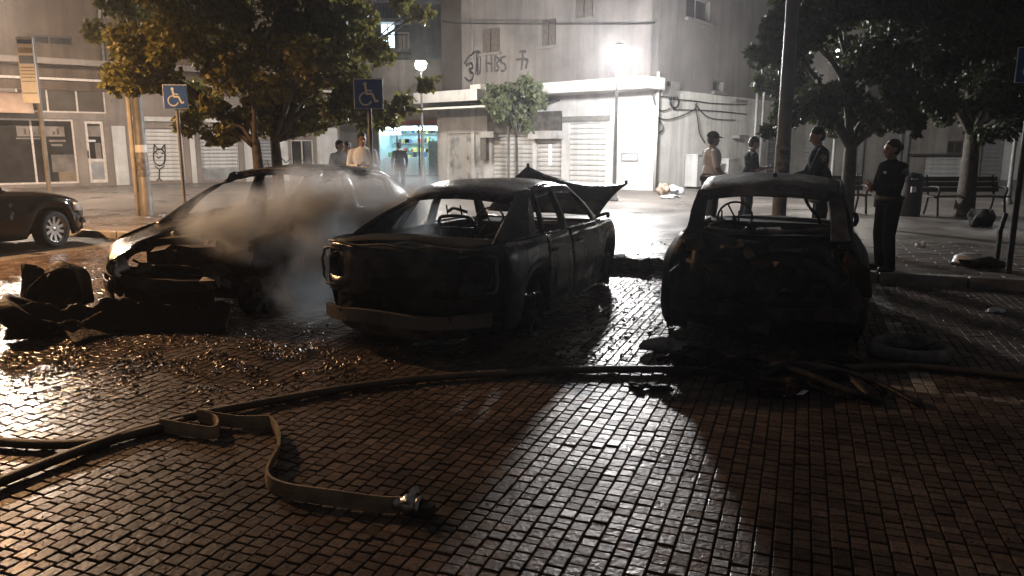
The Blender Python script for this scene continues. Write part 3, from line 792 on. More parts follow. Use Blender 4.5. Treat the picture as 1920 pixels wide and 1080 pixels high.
for k in range(3):
    FS.box(MB(), x0+.1, x1-.2, -4.98, -4.6, ZP+1.2+k*.55, ZP+1.25+k*.55).build('shelf', SHUTG, bs)
rp = random.Random(4); PCOL = [mat('product_%d' % k, c_, .5, var=.15) for k, c_ in enumerate(((.5, .08, .06), (.08, .2, .45), (.7, .6, .2), (.75, .75, .75), (.1, .3, .15), (.05, .05, .06)))]
for k in range(34):
    w__ = rp.uniform(.10, .28); h__ = rp.uniform(.14, .38); xx = rp.uniform(x0+.2, x1-.9); lv = rp.randrange(3)
    FS.box(MB(), xx, xx+w__, -4.95, -4.65, ZP+1.25+lv*.55+.002, ZP+1.25+lv*.55+h__).build('product', PCOL[rp.randrange(6)], bs)
for k in range(9):
    xx = x0+.2+k*.28; FS.box(MB(), xx, xx+.18, -2.1, -1.75, ZP+1.002, ZP+1.0+rp.uniform(.1, .3)).build('product', PCOL[rp.randrange(6)], bs)
FS.box(MB(), x1-.75, x1-.15, -1.3, -.6, ZP, ZP+1.9).build('display_fridge', mat('fridge', (.35, .5, .55), .3, var=.2), bs)
a = FS.rect(712, 246, 752, 253); FS.box(MB(), a[0], a[1], .003, .12, a[2], a[3]).build('lit_sign', mat('lit_sign', (.9, .95, 1), .4, emit=(.75, .97, 1), estr=4), bs)
a = FS.rect(706, 226, 830, 236); FS.box(MB(), a[0], a[1], .003, .5, a[2], a[3]).build('red_fascia', mat('fascia_red', (.22, .06, .06), .6, var=.2), bs)
for x in (745, 786): s_ = FS.sz(x, 300)[0]; FS.box(MB(), s_-.05, s_+.05, -.2, -.1, ZP, hs[3]).build('mullion', SHUTG, bs)
attach(bs)
# ---------------- dim building behind the right-hand trees
rbp = P(1690, 338, 37.0)
FD = Plane((rbp.x, 37), (1, -.10), (-.10, -1))
db = empty('dim_building', (rbp.x, 37, ZP), 0, 'dim plaster building with dark window behind benches and right-hand trees', 'building')
hd = [list(FD.rect(1778, 264, 1806, 288)), list(FD.rect(1843, 264, 1876, 340)), list(FD.rect(1735, 291, 1800, 340)), list(FD.rect(1510, 262, 1540, 340)), list(FD.rect(1610, 150, 1650, 215))]
for h in (hd[1], hd[2], hd[3]): h[2] = ZP+.05
a = FD.rect(1430, 200, 2100, 338)
wall_holes(FD, a[0], a[1], ZP-.02, 11, hd, .3, WALLD, 'wall', db)
window(FD, db, *hd[0], .12, DARKWOOD, GLASS, .06, 1); window(FD, db, *hd[4], .12, DARKWOOD, GLASS, .06, 1)
slat_shutter(FD, db, *hd[2], .10, SHUT, .2); slat_shutter(FD, db, *hd[1], .12, SHUTG, .2); slat_shutter(FD, db, *hd[3], .12, SHUTG, .2)
for x in (1600, 1614, 1684, 1697): 
    s_ = FD.sz(x, 300)[0]; MB().tube([FD.pt(s_, .1, ZP), FD.pt(s_, .1, 6)], .09, 8).build('drain_pipe', PIPE, db)
a = FD.rect(1700, 288, 1800, 292); FD.box(MB(), a[0], a[1], .003, .35, a[2], a[3]).build('ledge', POLED, db)
FD.box(MB(), FD.sz(1880, 300)[0], FD.sz(1912, 300)[0], .003, .06, ZP, 3.0).build('pier', WALLW, db)
FD.box(MB(), FD.sz(1846, 262)[0], FD.sz(1880, 262)[0], .003, .7, 2.5, 2.62).build('door_canopy', POLED, db)
attach(db)
# ================================================================ CARS (local frame: +x forward, +y left, z up)
def place_root(name, u, v, heading_sign, label, cat, z=0.0, yaw=0.0):
    """root at ground level, car heading +V (1) or -V (-1)"""
    h = VX*heading_sign; rz = math.atan2(h.y, h.x)+yaw
    o = empty(name, UV(u, v, z), rz, label, cat); return o
def outline(xr, xf, w, rr, rf, bowr, bowf, n=96):
    """closed plan outline of a car body, counter-clockwise from rear right"""
    pts = []
    def arc(cx, cy_, r, a0, a1, k):
        for i in range(k+1):
            a = a0+(a1-a0)*i/k; pts.append((cx+r*math.cos(a), cy_+r*math.sin(a)))
    arc(xr+rr, -w+rr, rr, math.pi, 1.5*math.pi, 6)
    m = 40
    for i in range(1, m): pts.append((xr+rr+(xf-rf-xr-rr)*i/m, -w))
    arc(xf-rf, -w+rf, rf, -math.pi/2, 0, 8)
    for i in range(1, 12): pts.append((xf, -w+rf+(2*w-2*rf)*i/12))
    arc(xf-rf, w-rf, rf, 0, math.pi/2, 8)
    for i in range(1, m): pts.append((xf-rf-(xf-rf-xr-rr)*i/m, w))
    arc(xr+rr, w-rr, rr, math.pi/2, math.pi, 6)
    for i in range(1, 12): pts.append((xr, w-rr-(2*w-2*rr)*i/12))
    out = []
    L = xf-xr
    for x, y in pts:
        t = (x-xr)/L
        taper = 1-.055*max(0, (t-.62)/.38)**2-.05*max(0, (.30-t)/.30)**2
        if t > .8: x -= bowf*(y/w)**2*((t-.8)/.2)
        if t < .2: x += bowr*(y/w)**2*((.2-t)/.2)
        out.append((x, y*taper))
    return out
def ring(car, keep=None, prof=None, off=0.0, dent=0.0, seed=0.0):
    """body side shell between the sills and the belt line"""
    ol = car['ol']; n = len(ol); mb = MB(); rows = []
    prof = prof or car.get('prof') or [(0, .075), (.08, .035), (.22, .010), (.45, -.004), (.62, 0), (.72, .012), (.80, .008), (.92, .022), (1.0, .05)]
    for i, (x, y) in enumerate(ol):
        x0, y0 = ol[i-1]; x1, y1 = ol[(i+1) % n]
        nx, ny = (y1-y0), -(x1-x0); l = math.hypot(nx, ny) or 1; nx, ny = nx/l, ny/l
        zl = car['zl'](x, y); zb = car['zb'](x, y); col_ = []
        for t, ins in prof:
            k = off-ins
            # wheel arch lip
            p = Vector((x+nx*k, y+ny*k, zl+(zb-zl)*t))
            if dent: p += nvec(p*2.3+Vector((seed, 0, seed)))*dent*(1 if .1 < t < .95 else .4)
            col_.append(p)
        rows.append(col_)
    rows.append(rows[0])
    k = (lambda i, j: keep(*(((rows[i][j]+rows[i+1][j+1])/2)[:]))) if keep else None
    mb.grid(rows, 0, True, k)
    return mb
def arch_zl(base, wheels, Rw, zc_, w):
    def f(x, y):
        z = base
        for xw in wheels:
            d = abs(x-xw)
            if d < Rw and abs(y) > w-.30: z = max(z, zc_+math.sqrt(Rw*Rw-d*d))
        return z
    return f
def top_panel(xs, wfun, zfun, crown, ny=13, edge=None, jag=0.0):
    rows = []
    for x in xs:
        w = wfun(x); r_ = []
        for j in range(ny):
            yf = -1+2*j/(ny-1)
            z = zfun(x)+crown*(1-abs(yf)**2.2)
            r_.append(Vector((x, yf*w, z)))
        rows.append(r_)
    return MB().grid(rows)
def half_w(car, x):
    ys = [y for (xx, y) in car['ol'] if y > 0]
    best = 0
    ol = car['ol']
    for i in range(len(ol)):
        x0, y0 = ol[i-1]; x1, y1 = ol[i]
        if (x0-x)*(x1-x) <= 0 and y0 > 0 and y1 > 0 and abs(x1-x0) > 1e-9:
            best = max(best, y0+(y1-y0)*(x-x0)/(x1-x0))
    return best
def side_frame(stations, solid, s, zbelt, zedge, yb, yt, bulge=.02, rows_t=(0, .07, .22, .38, .54, .70, .84, .94, 1.0), dent=.006):
    """pillars and cant rail of one side: stations (x at belt, x at roof, ease), solid flags per interval"""
    cols = []; flags = []
    for i in range(len(stations)-1):
        (b0, t0, e0), (b1, t1, e1) = stations[i], stations[i+1]
        k = 4 if abs(b1-b0) > .2 or abs(t1-t0) > .2 else 2
        for j in range(k):
            f = j/k; cols.append((b0+(b1-b0)*f, t0+(t1-t0)*f, e0+(e1-e0)*f)); flags.append(solid[i])
    cols.append(stations[-1]); grid = []
    for (xb, xt, e) in cols:
        z0 = zbelt(xb); z1 = zedge(xt); r_ = []
        for t in rows_t:
            p = Vector((xb+(xt-xb)*t**e, s*(yb(xb)+(yt(xt)-yb(xb))*t+bulge*math.sin(math.pi*t)), z0+(z1-z0)*t))
            r_.append(p+nvec(p*4)*dent)
        grid.append(r_)
    nr = len(rows_t)
    return MB().grid(grid, 0, True, lambda i, j: flags[i] or j == 0 or j >= nr-3)
def wheel_rim(parent, x, y, z, r, wid, side, mrim, mtyre=None, tr=0, spokes=5, steer=0.0, name='wheel', tilt=0.0, roll=.3):
    root = bpy.data.objects.new(name, None); col.objects.link(root); root.parent = parent
    root.location = (x, y, z); root.rotation_euler = (tilt, 0, steer)
    mb = MB(); s = side
    mb.lathe([(r*.97, -wid/2*s), (r, -wid/2*s), (r*.93, -wid*.40*s), (r*.86, -wid*.2*s), (r*.86, wid*.3*s), (r*.93, wid*.42*s), (r, wid*.5*s), (r*.95, wid*.5*s), (r*.90, wid*.38*s)], axis='Y', n=28)
    mb.lathe([(.0, wid*.34*s), (r*.20, wid*.36*s), (r*.26, wid*.25*s), (r*.26, 0)], axis='Y', n=16)
    for k in range(spokes):
        a = roll+2*math.pi*k/spokes
        d = Vector((math.cos(a), 0, math.sin(a))); t = Vector((-math.sin(a), 0, math.cos(a)))
        yy = Vector((0, wid*.30*s, 0))
        mb.bar([d*(r*.18)+yy, d*(r*.55)+yy*1.05, d*(r*.93)+yy*1.15], [r*.30, r*.22, r*.26], .03, t)
    mb.lathe([(r*.55, -wid*.05*s), (r*.55, -wid*.12*s), (r*.2, -wid*.12*s)], axis='Y', n=20)
    mb.build('rim', mrim, root)
    if mtyre is not None:
        MB().lathe([(r*.98, -wid*.55*s), (tr*.90, -wid*.60*s), (tr*.98, -wid*.50*s), (tr, -wid*.3*s), (tr, wid*.3*s), (tr*.98, wid*.50*s), (tr*.90, wid*.60*s), (r*.98, wid*.55*s)], axis='Y', n=32).build('tyre', mtyre, root)
    return root
def seat_frame(parent, x, y, z, back=.62, w=.46, lean=-.28, solid=False):
    mb = MB()
    def T(p): return Vector((x+p[0], y+p[1], z+p[2]))
    h = w/2
    mb.tube(smooth_path([T((0, -h, 0)), T((lean*.5, -h, back*.5)), T((lean, -h*.85, back)), T((lean*1.08, -h*.4, back+.05)), T((lean*1.08, h*.4, back+.05)), T((lean, h*.85, back)), T((lean*.5, h, back*.5)), T((0, h, 0))], 4), .02, 6)
    mb.tube([T((0, -h, 0)), T((.45, -h, .05)), T((.45, h, .05)), T((0, h, 0)), T((0, -h, 0))], .02, 6)
    for k in range(4):
        t = .2+.22*k; mb.tube([T((lean*t, -h*.95, back*t)), T((lean*t, h*.95, back*t))], .008, 5)
    for yy in (-h*.35, h*.35): mb.tube([T((lean*1.05, yy, back+.04)), T((lean*1.2, yy, back+.17))], .009, 5)
    mb.box(T((.22, 0, .02)), (.42, w*.9, .05))
    return mb.build('seat_frame', BURNT, parent)
def steering_wheel(parent, x, y, z):
    M = Matrix.Rotation(R(-62), 3, 'Y'); mb = MB()
    pts = [Vector((x, y, z))+M@Vector((.18*math.cos(a), .18*math.sin(a), 0)) for a in [2*math.pi*k/20 for k in range(21)]]
    mb.tube(pts, .013, 6)
    for a in (0.5, 2.6, 4.7): mb.tube([Vector((x, y, z)), Vector((x, y, z))+M@Vector((.18*math.cos(a), .18*math.sin(a), 0))], .01, 5)
    mb.tube([Vector((x, y, z)), Vector((x+.45, y, z-.25))], .022, 6)
    return mb.build('steering_wheel', CHAR, parent)

# ---------------------------------------------------------------- burnt sedan (rear towards the camera)
def build_sedan():
    root = place_root('burnt_sedan', -3.02, 6.28, 1, 'burnt-out black sedan with raised hood, seen from behind, centre', 'car')
    W = .86; xr, xf = -1.02, 3.62; zb0 = .90
    c = {'ol': outline(xr, xf, W, .30, .45, .10, .26)}
    belt_x = [-1.02, -.75, -.2, .3, 1.2, 2.1, 2.7, 3.3, 3.62]; belt_z = [.90, .915, .895, .88, .855, .835, .815, .74, .62]
    c['zb'] = lambda x, y: sinterp(x, belt_x, belt_z)
    c['zl'] = arch_zl(.16, (0.0, 2.7), .345, .235, W)
    def keep(x, y, z):
        # tail-lamp openings and burnt-away bumper cover
        if x < -.60 and abs(y) > .50 and .60 < z < .82 and not (abs(abs(y)-.69) < 0 ): 
            if x < -.80 and .52 < abs(y) < .74: return False
        if x < -.7 and z < .42: return False
        if x > 3.1 and z > .30 and abs(y) < .62: return False
        return True
    ring(c, keep, dent=.022, seed=1).build('body_shell', PAINT_DARK, root, solid=.02)
    inner = ring(c, lambda x, y, z: x < -.55 and z > .3, off=-.05, dent=.03, seed=4); inner.build('rear_panel', BURNT, root, solid=.015)
    # tail lamp sockets
    for s in (1, -1):
        mb = MB(); cx, cy_, cz = -.86, s*.635, .70
        prof = [(.115, .00), (.125, -.02), (.115, -.03), (.095, .03), (.07, .10), (.0, .10)]
        mb.lathe(prof, (cx, cy_, cz), 'X', 18); mb.crumple(.022, 9, 3+s)
        mb.build('tail_lamp_socket', ASH if s > 0 else BURNT, root)
        fr = MB()
        fr.tube(smooth_path([(-.955+.06*k_, s*y_, z_) for k_, y_, z_ in ((0, .50, .84), (.3, .70, .85), (1.4, .80, .83), (1.5, .82, .70), (1.3, .80, .57), (.4, .70, .54), (0, .52, .55), (0, .50, .70), (0, .50, .84))], 3), .012, 6)
        fr.crumple(.02, 14, s).build('lamp_surround', ASH, root)
    # trunk lid and rear shelf
    xs = [-.93+k*(.50/6) for k in range(7)]
    tl = top_panel(xs, lambda x: min(half_w(c, x)-.05, .76), lambda x: c['zb'](x, 0)-.012, .035); tl.crumple(.018, 3, 8)
    tl.build('trunk_lid', CHAR, root, solid=.012)
    tb = MB(); rows = []
    for t in [k/6 for k in range(7)]:
        rows.append([Vector((-1.03+.09*(yf**2)-.02*math.sin(t*3), yf*.52, .885-t*.36)) for yf in [-1+2*j/12 for j in range(13)]])
    tb.grid(rows).crumple(.02, 4, 2).build('trunk_panel', BURNT, root, solid=.012)
    MB().tube([(-.44, yf*.70, .895+.02*(1-yf*yf)) for yf in [-1+2*j/10 for j in range(11)]], .02, 6).crumple(.015, 7, 5).build('rear_window_sill', ASH, root)
    lip = MB(); lip.tube([(-1.02+.09*(yf**2), yf*.70, .905+.01*math.sin(yf*9)) for yf in [-1+2*j/16 for j in range(17)]], .012, 6).crumple(.012, 8, 3).build('trunk_edge', ASH, root)
    MB().box((-1.05, 0, .60), (.02, .46, .11)).crumple(.01, 9, 3).build('plate_recess', CHAR, root)
    # exposed bumper beam with drooping skirt
    b = MB(); pts = [(-1.13+.20*(yf**4)+.05*yf**2, yf*.77, .325+.012*math.sin(5*yf)) for yf in [-1+2*j/14 for j in range(15)]]
    b.bar(pts, .105, .05, (0, 0, 1)).crumple(.006, 6, 3).build('bumper_beam', mat('scorched_aluminium', (.17, .165, .16), .5, .5, color2=(.04, .038, .036), vscale=3.2, thresh=(.5, .8), bump=.25), root)
    sk = MB(); rows = []
    for t in [k/5 for k in range(6)]:
        rows.append([Vector((-1.09+.10*yf**2+.06*t, yf*.60, .285-t*(.15-.06*abs(yf)**2))) for yf in [-1+2*j/12 for j in range(13)]])
    sk.grid(rows).crumple(.02, 5, 6).build('bumper_skirt', ASH, root, solid=.008)
    for s in (1, -1): MB().bar([(-.85, s*.48, .40), (-1.09, s*.48, .33)], .09, .07, (0, 0, 1)).build('beam_bracket', BURNT, root)
    # roof
    rx = [.18, .40, .7, 1.0, 1.3, 1.55, 1.75, 1.88]; rz = [1.235, 1.290, 1.328, 1.345, 1.342, 1.322, 1.29, 1.258]
    rf = top_panel([rx[0]+(rx[-1]-rx[0])*k/16 for k in range(17)], lambda x: sinterp(x, [.2, .8, 1.5, 1.9], [.548, .588, .588, .553]), lambda x: sinterp(x, rx, rz)-.045, .055, 15)
    rf.crumple(.016, 2.4, 5).build('roof', PAINT_DARK, root, solid=.02)
    for s in (1, -1):
        sf = side_frame([(-.68, .20, 1.30), (.10, .46, 1.05), (.30, .53, 1), (.35, .57, 1), (.97, .96, 1), (1.11, 1.06, 1), (2.30, 1.74, 1.12), (2.54, 1.87, 1.12)], [True, False, True, False, True, False, True], s,
                        lambda x: c['zb'](x, 0)-.012, lambda x: sinterp(x, rx, rz)-.045, lambda x: sinterp(x, [-.68, -.2, .4, 2.0, 2.5], [.69, .755, .775, .765, .71]), lambda x: sinterp(x, [.2, .8, 1.5, 1.9], [.545, .585, .585, .55]))
        sf.build('side_frame', PAINT_DARK, root, solid=.04)
        # doors with frames
        for (x0, x1, nm) in ((.22, 1.02, 'rear'), (1.05, 2.15, 'front')):
            d = ring(c, lambda x, y, z, x0=x0, x1=x1: x0 < x < x1 and y*s > .5 and (z > .26 and (x > .40 or z > .52)), off=.010, dent=.02, seed=1)
            dd = d.build('door', mat('scorched_sheen_door', (.024, .0245, .026), .30, .3, color2=(.30, .30, .31), vscale=2.2, thresh=(.46, .76), rvar=.12, bump=.15, bscale=16), root, solid=.012)  # scorch patches lightened, putting the door's grey sheen into the colour
            MB().bar([(x0+.13, s*.885, .745), (x0+.20, s*.90, .75), (x0+.30, s*.885, .745)], .028, .02, (0, 0, 1)).build('handle', BURNT, dd)
            MB().bar([(x0+.02, s*.83, .872), (x1-.02, s*.825, .85)], .02, .016, (0, 0, 1)).build('window_trim', ASH, dd)
        MB().bar([(.36, s*.835, .19), (1.2, s*.845, .185), (2.3, s*.845, .185)], .07, .05, (0, 0, 1)).build('sill', ASH, root)
        wheel_rim(root, 0.0, s*.76, .205, .205, .19, s, BURNT_ALLOY, spokes=5)
        wheel_rim(root, 2.7, s*.76, .205, .205, .19, s, BURNT_ALLOY, spokes=5, steer=.1)
        MB().tube(smooth_path([(2.18, s*.82, .90), (2.15, s*.90, .93), (2.10, s*.98, .95), (2.02, s*1.0, .92)], 3), [.02]*10, 6).build('mirror_stub', CHAR, root)
    MB().bar([(.20, -.52, 1.195), (.165, -.25, 1.225), (.16, 0, 1.235), (.165, .25, 1.225), (.20, .52, 1.195)], .09, .035, (1, 0, 0)).build('rear_header', PAINT_DARK, root)
    MB().bar([(1.86, -.53, 1.24), (1.88, 0, 1.27), (1.86, .53, 1.24)], .05, .03, (1, 0, 0)).build('front_header', PAINT_DARK, root)
    # inside
    MB().box((1.0, 0, .22), (3.2, 1.5, .05)).build('floor_pan', BURNT, root)
    MB().box((2.35, 0, .70), (.35, 1.4, .22)).crumple(.05, 4, 2).build('dashboard', CHAR, root)
    MB().box((-.22, 0, .80), (.6, 1.3, .04)).crumple(.03, 4, 2).build('rear_shelf', CHAR, root)
    MB().box((2.66, 0, .55), (.04, 1.5, .55)).build('firewall', BURNT, root)
    seat_frame(root, 1.15, .36, .38, .55); seat_frame(root, 1.15, -.36, .38, .55)
    mb = MB(); mb.box((.15, 0, .55), (.10, 1.2, .50)).crumple(.04, 4, 4).build('rear_seat_back', CHAR, root)
    steering_wheel(root, 1.78, .36, .84)
    # engine lump in the open bay
    mb = MB(); mb.box((3.0, .1, .50), (.6, .8, .36)); mb.box((3.0, -.45, .55), (.3, .25, .3)); mb.crumple(.08, 4, 1).build('engine', RUST, root)
    MB().box((3.45, 0, .42), (.08, 1.2, .3)).crumple(.04, 3, 7).build('radiator_support', BURNT, root)
    # raised, warped hood
    inv = root.matrix_basis.inverted()
    hl = inv@UV(-3.7, 8.75, .92); hr = inv@Vector((1.10, 9.42, .86)); fl = inv@P(990, 312, 10.25); fr = inv@P(1174, 344, 9.85)
    rows = []
    for i in range(11):
        t = i/10; row = []
        for j in range(13):
            s_ = j/12
            p = (hl*(1-s_)+hr*s_)*(1-t)+(fl*(1-s_)+fr*s_)*t
            p.z += -.11*math.sin(math.pi*s_)*t*.95+.05*math.sin(math.pi*t)
            row.append(p)
        rows.append(row)
    hd_ = MB().grid(rows).crumple(.016, 3, 3).build('hood', PAINT_DARK, root, solid=.02)
    for q in (fl, fr): MB().box(q+Vector((0, 0, .015)), (.03, .03, .05)).build('hood_stop', CHAR, hd_)
    return root
sedan = build_sedan()

# ---------------------------------------------------------------- burnt small hatchback on the right, rear towards the camera
def build_right():
    root = place_root('burnt_city_car', -.27, 7.05, 1, 'burnt-out small hatchback with its tailgate gone, rightmost car', 'car', yaw=R(1.5))
    W = .86; xr, xf = -.62, 3.05
    c = {'ol': outline(xr, xf, W, .24, .42, .06, .2), 'prof': [(0, .04), (.1, .012), (.28, 0), (.45, .016), (.62, .045), (.78, .085), (.9, .12), (1.0, .16)]}
    bx = [-.62, -.4, .2, 1.2, 2.0, 2.6, 3.05]; bz = [.93, .95, .94, .91, .88, .84, .66]
    c['zb'] = lambda x, y: sinterp(x, bx, bz)
    c['zl'] = arch_zl(.15, (0.0, 2.4), .33, .22, W)
    def keep(x, y, z):
        if x < -.45 and abs(y) < .53 and z > .42: return False
        if x < -.40 and z < .20: return False
        if x < -.35 and abs(y) > .56 and .66 < z < .86 and x < -.44: return False
        return True
    ring(c, keep, dent=.05, seed=9).build('body_shell', BURNT, root, solid=.022)
    # collapsed tailgate skin / load sill and rubble in the opening
    rows = []
    for t in [k/7 for k in range(8)]:
        rows.append([Vector((-.60+.06*abs(yf)**2+.20*t**1.5, yf*(.60-.02*t), .45+t*(.50-.05*math.cos(3*yf)))) for yf in [-1+2*j/14 for j in range(15)]])
    MB().grid(rows).crumple(.10, 3.6, 5).crumple(.03, 11, 2).build('tailgate_skin', BURNT, root, solid=.012)
    b = MB(); b.bar([(-.70+.10*yf**2, yf*.74, .36+.01*math.sin(7*yf)) for yf in [-1+2*j/12 for j in range(13)]], .10, .05, (0, 0, 1)).crumple(.012, 5, 1).build('bumper_beam', BURNT, root)
    rows = []
    for t in [k/5 for k in range(6)]:
        rows.append([Vector((-.66+.07*yf**2+.05*t, yf*.70, .44-t*.24)) for yf in [-1+2*j/12 for j in range(13)]])
    MB().grid(rows).crumple(.05, 4, 8).build('bumper_remains', CHAR, root, solid=.01)
    # window sill rail across the rear opening and hanging rail
    MB().tube(smooth_path([(-.40, .50, 1.00), (-.43, .2, .985), (-.43, -.2, 1.00), (-.40, -.52, 1.03)], 4), .022, 8).build('parcel_rail', ASH, root)
    MB().tube(smooth_path([(-.50, .35, .86), (-.53, 0, .845), (-.50, -.35, .86)], 4), .018, 8).build('tailgate_rail', ASH, root)
    # roof
    rx = [-.28, 0, .4, .8, 1.2, 1.5]; rz = [1.345, 1.40, 1.43, 1.435, 1.415, 1.37]
    rf = top_panel([-.28+1.78*k/16 for k in range(17)], lambda x: sinterp(x, [-.28, .3, 1.0, 1.5], [.535, .565, .565, .53]), lambda x: sinterp(x, rx, rz)-.055, .055, 15)
    rf.crumple(.024, 2.4, 2).build('roof', ASH, root, solid=.02)
    MB().bar([(-.31, yf*.53, 1.285+.045*(1-yf*yf)) for yf in [-1+2*j/10 for j in range(11)]], .085, .035, (.3, 0, 1)).crumple(.01, 5, 3).build('rear_header', ASH, root)
    MB().box((-.33, -.14, 1.315), (.02, .26, .018)).build('brake_lamp_strip', CHROME, root)
    MB().ball((.15, -.05, 1.445), (.02, .02, .025), 8, 6).build('antenna_base', CHAR, root)
    for s in (1, -1):
        sf = side_frame([(-.50, -.27, .8), (.02, .02, 1), (.80, .76, 1), (.93, .86, 1), (2.02, 1.40, 1.12), (2.26, 1.52, 1.12)], [True, False, True, False, True], s,
                        lambda x: c['zb'](x, 0)-.012, lambda x: sinterp(x, rx, rz)-.055, lambda x: sinterp(x, [-.5, 0, 1.5, 2.2], [.63, .675, .68, .64]), lambda x: sinterp(x, [-.28, .3, 1.0, 1.5], [.545, .575, .575, .535]), dent=.016)
        sf.build('side_frame', BURNT, root, solid=.05)
        MB().bar(smooth_path([(-.47, s*.585, .94), (-.42, s*.565, 1.10), (-.34, s*.54, 1.24), (-.26, s*.525, 1.31)], 4), [.15, .14, .13, .125, .12, .12, .11, .11, .10, .10, .10, .10, .10], .05, (0, 1, 0)).crumple(.014, 6, s).build('rear_pillar', BURNT if s > 0 else ASH, root)
        for (x0, x1) in ((.06, .84), (.87, 1.9)):
            d = ring(c, lambda x, y, z, x0=x0, x1=x1: x0 < x < x1 and y*s > .5 and z > .26 and (x > .34 or z > .52), off=.010, dent=.03, seed=9).build('door', BURNT, root, solid=.012)
            MB().bar([(x0+.10, s*.80, .74), (x0+.26, s*.80, .74)], .028, .02, (0, 0, 1)).build('handle', CHAR, d)
        wheel_rim(root, 0, s*.74, .19, .19, .17, s, BURNT_ALLOY, spokes=7); wheel_rim(root, 2.4, s*.74, .19, .19, .17, s, BURNT_ALLOY, spokes=7)
        fr = MB(); fr.tube(smooth_path([(-.50, s*.54, .88), (-.44, s*.64, .88), (-.36, s*.71, .80), (-.38, s*.75, .68), (-.46, s*.70, .64), (-.52, s*.56, .66), (-.50, s*.54, .88)], 3), .013, 6).crumple(.02, 12, s).build('lamp_surround', BURNT, root)
        mb = MB(); mb.lathe([(.09, 0), (.10, -.02), (.07, .05), (0, .07)], (-.42, s*.62, .76), 'X', 14).crumple(.02, 9, s).build('tail_lamp_socket', CHAR, root)
    rq = random.Random(21)
    for k in range(30):
        b_ = MB(); b_.box((0, 0, 0), (rq.uniform(.02, .08), rq.uniform(.05, .30), rq.uniform(.03, .16))).crumple(.05, 8, k); o = b_.build('torn_fragment', rq.choice((CHAR, BURNT, BURNT, BURNT, CHAR)), root)
        o.location = (-.60+rq.uniform(-.03, .10), rq.uniform(-.66, .66), rq.uniform(.22, .98)); o.rotation_euler = (rq.uniform(-.8, .8), rq.uniform(-.6, .6), rq.uniform(-.5, .5))
    for k in range(9):
        y0 = rq.uniform(-.6, .6); z0 = rq.uniform(.5, 1.0)
        MB().tube(smooth_path([(-.55, y0, z0), (-.68, y0+rq.uniform(-.1, .1), z0-.12), (-.62, y0+rq.uniform(-.15, .15), z0-rq.uniform(.2, .45))], 4), .008, 5).build('hanging_wire', CHAR, root)
    # gaping wheel-house and torn panel at the right rear corner
    MB().grid([[Vector((-.50-.05*t, -.62-.22*s_, .50+.40*t-.18*s_*t)) for s_ in [k/5 for k in range(6)]] for t in [k/6 for k in range(7)]]).crumple(.05, 5, 4).build('torn_panel', RUST, root, solid=.01)
    MB().tube(smooth_path([(1.75, -.68, .95), (1.7, -.80, 1.0), (1.62, -.88, .98), (1.6, -.87, .90), (1.7, -.76, .88)], 3), .03, 6).crumple(.02, 8, 2).build('mirror_stub', CHAR, root)
    # inside
    MB().box((.9, 0, .24), (2.9, 1.45, .05)).build('floor_pan', BURNT, root)
    MB().box((1.75, 0, .78), (.35, 1.35, .22)).crumple(.05, 4, 2).build('dashboard', CHAR, root)
    mb = MB(); mb.box((.25, 0, .62), (.12, 1.15, .55)).crumple(.05, 3, 2).build('rear_seat_back', CHAR, root)
    MB().box((-.25, 0, .50), (.5, 1.1, .25)).crumple(.12, 4, 6).build('cargo_rubble', CHAR, root)
    seat_frame(root, .85, .34, .42, .50)
    for (yy, ww, hh, sd) in ((-.34, .44, .62, 3), (.34, .42, .40, 5), (-.02, .20, .66, 8)):
        MB().box((.80, yy, .55), (.14, ww, hh)).crumple(.07, 4, sd).build('charred_seat_back', CHAR, root)
    hm_ = MB(); hm_.tube(smooth_path([(.1, -.30, 1.36), (.05, -.33, 1.22), (-.05, -.42, 1.10), (-.1, -.45, 1.02)], 4), .016, 6).crumple(.03, 5, 2).build('hanging_wire', CHAR, root)
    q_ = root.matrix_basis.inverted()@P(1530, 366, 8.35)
    MB().ball(q_, (.05, .10, .085), 14, 10).crumple(.03, 9, 4).build('glint_blob', mat('glint_pale_blue', (.60, .82, .90), .35, var=.2, vscale=20), root)  # added pale blue blob, standing in for a reflected glint in the window
    steering_wheel(root, 1.38, .34, .95)
    MB().box((2.1, 0, .55), (.04, 1.4, .55)).build('firewall', BURNT, root)
    xs = [2.12+k*.09 for k in range(11)]
    top_panel(xs, lambda x: half_w(c, x)-.05, lambda x: c['zb'](x, 0)-.02, .04).crumple(.03, 3, 3).build('hood', BURNT, root, solid=.012)
    return root
rightcar = build_right()

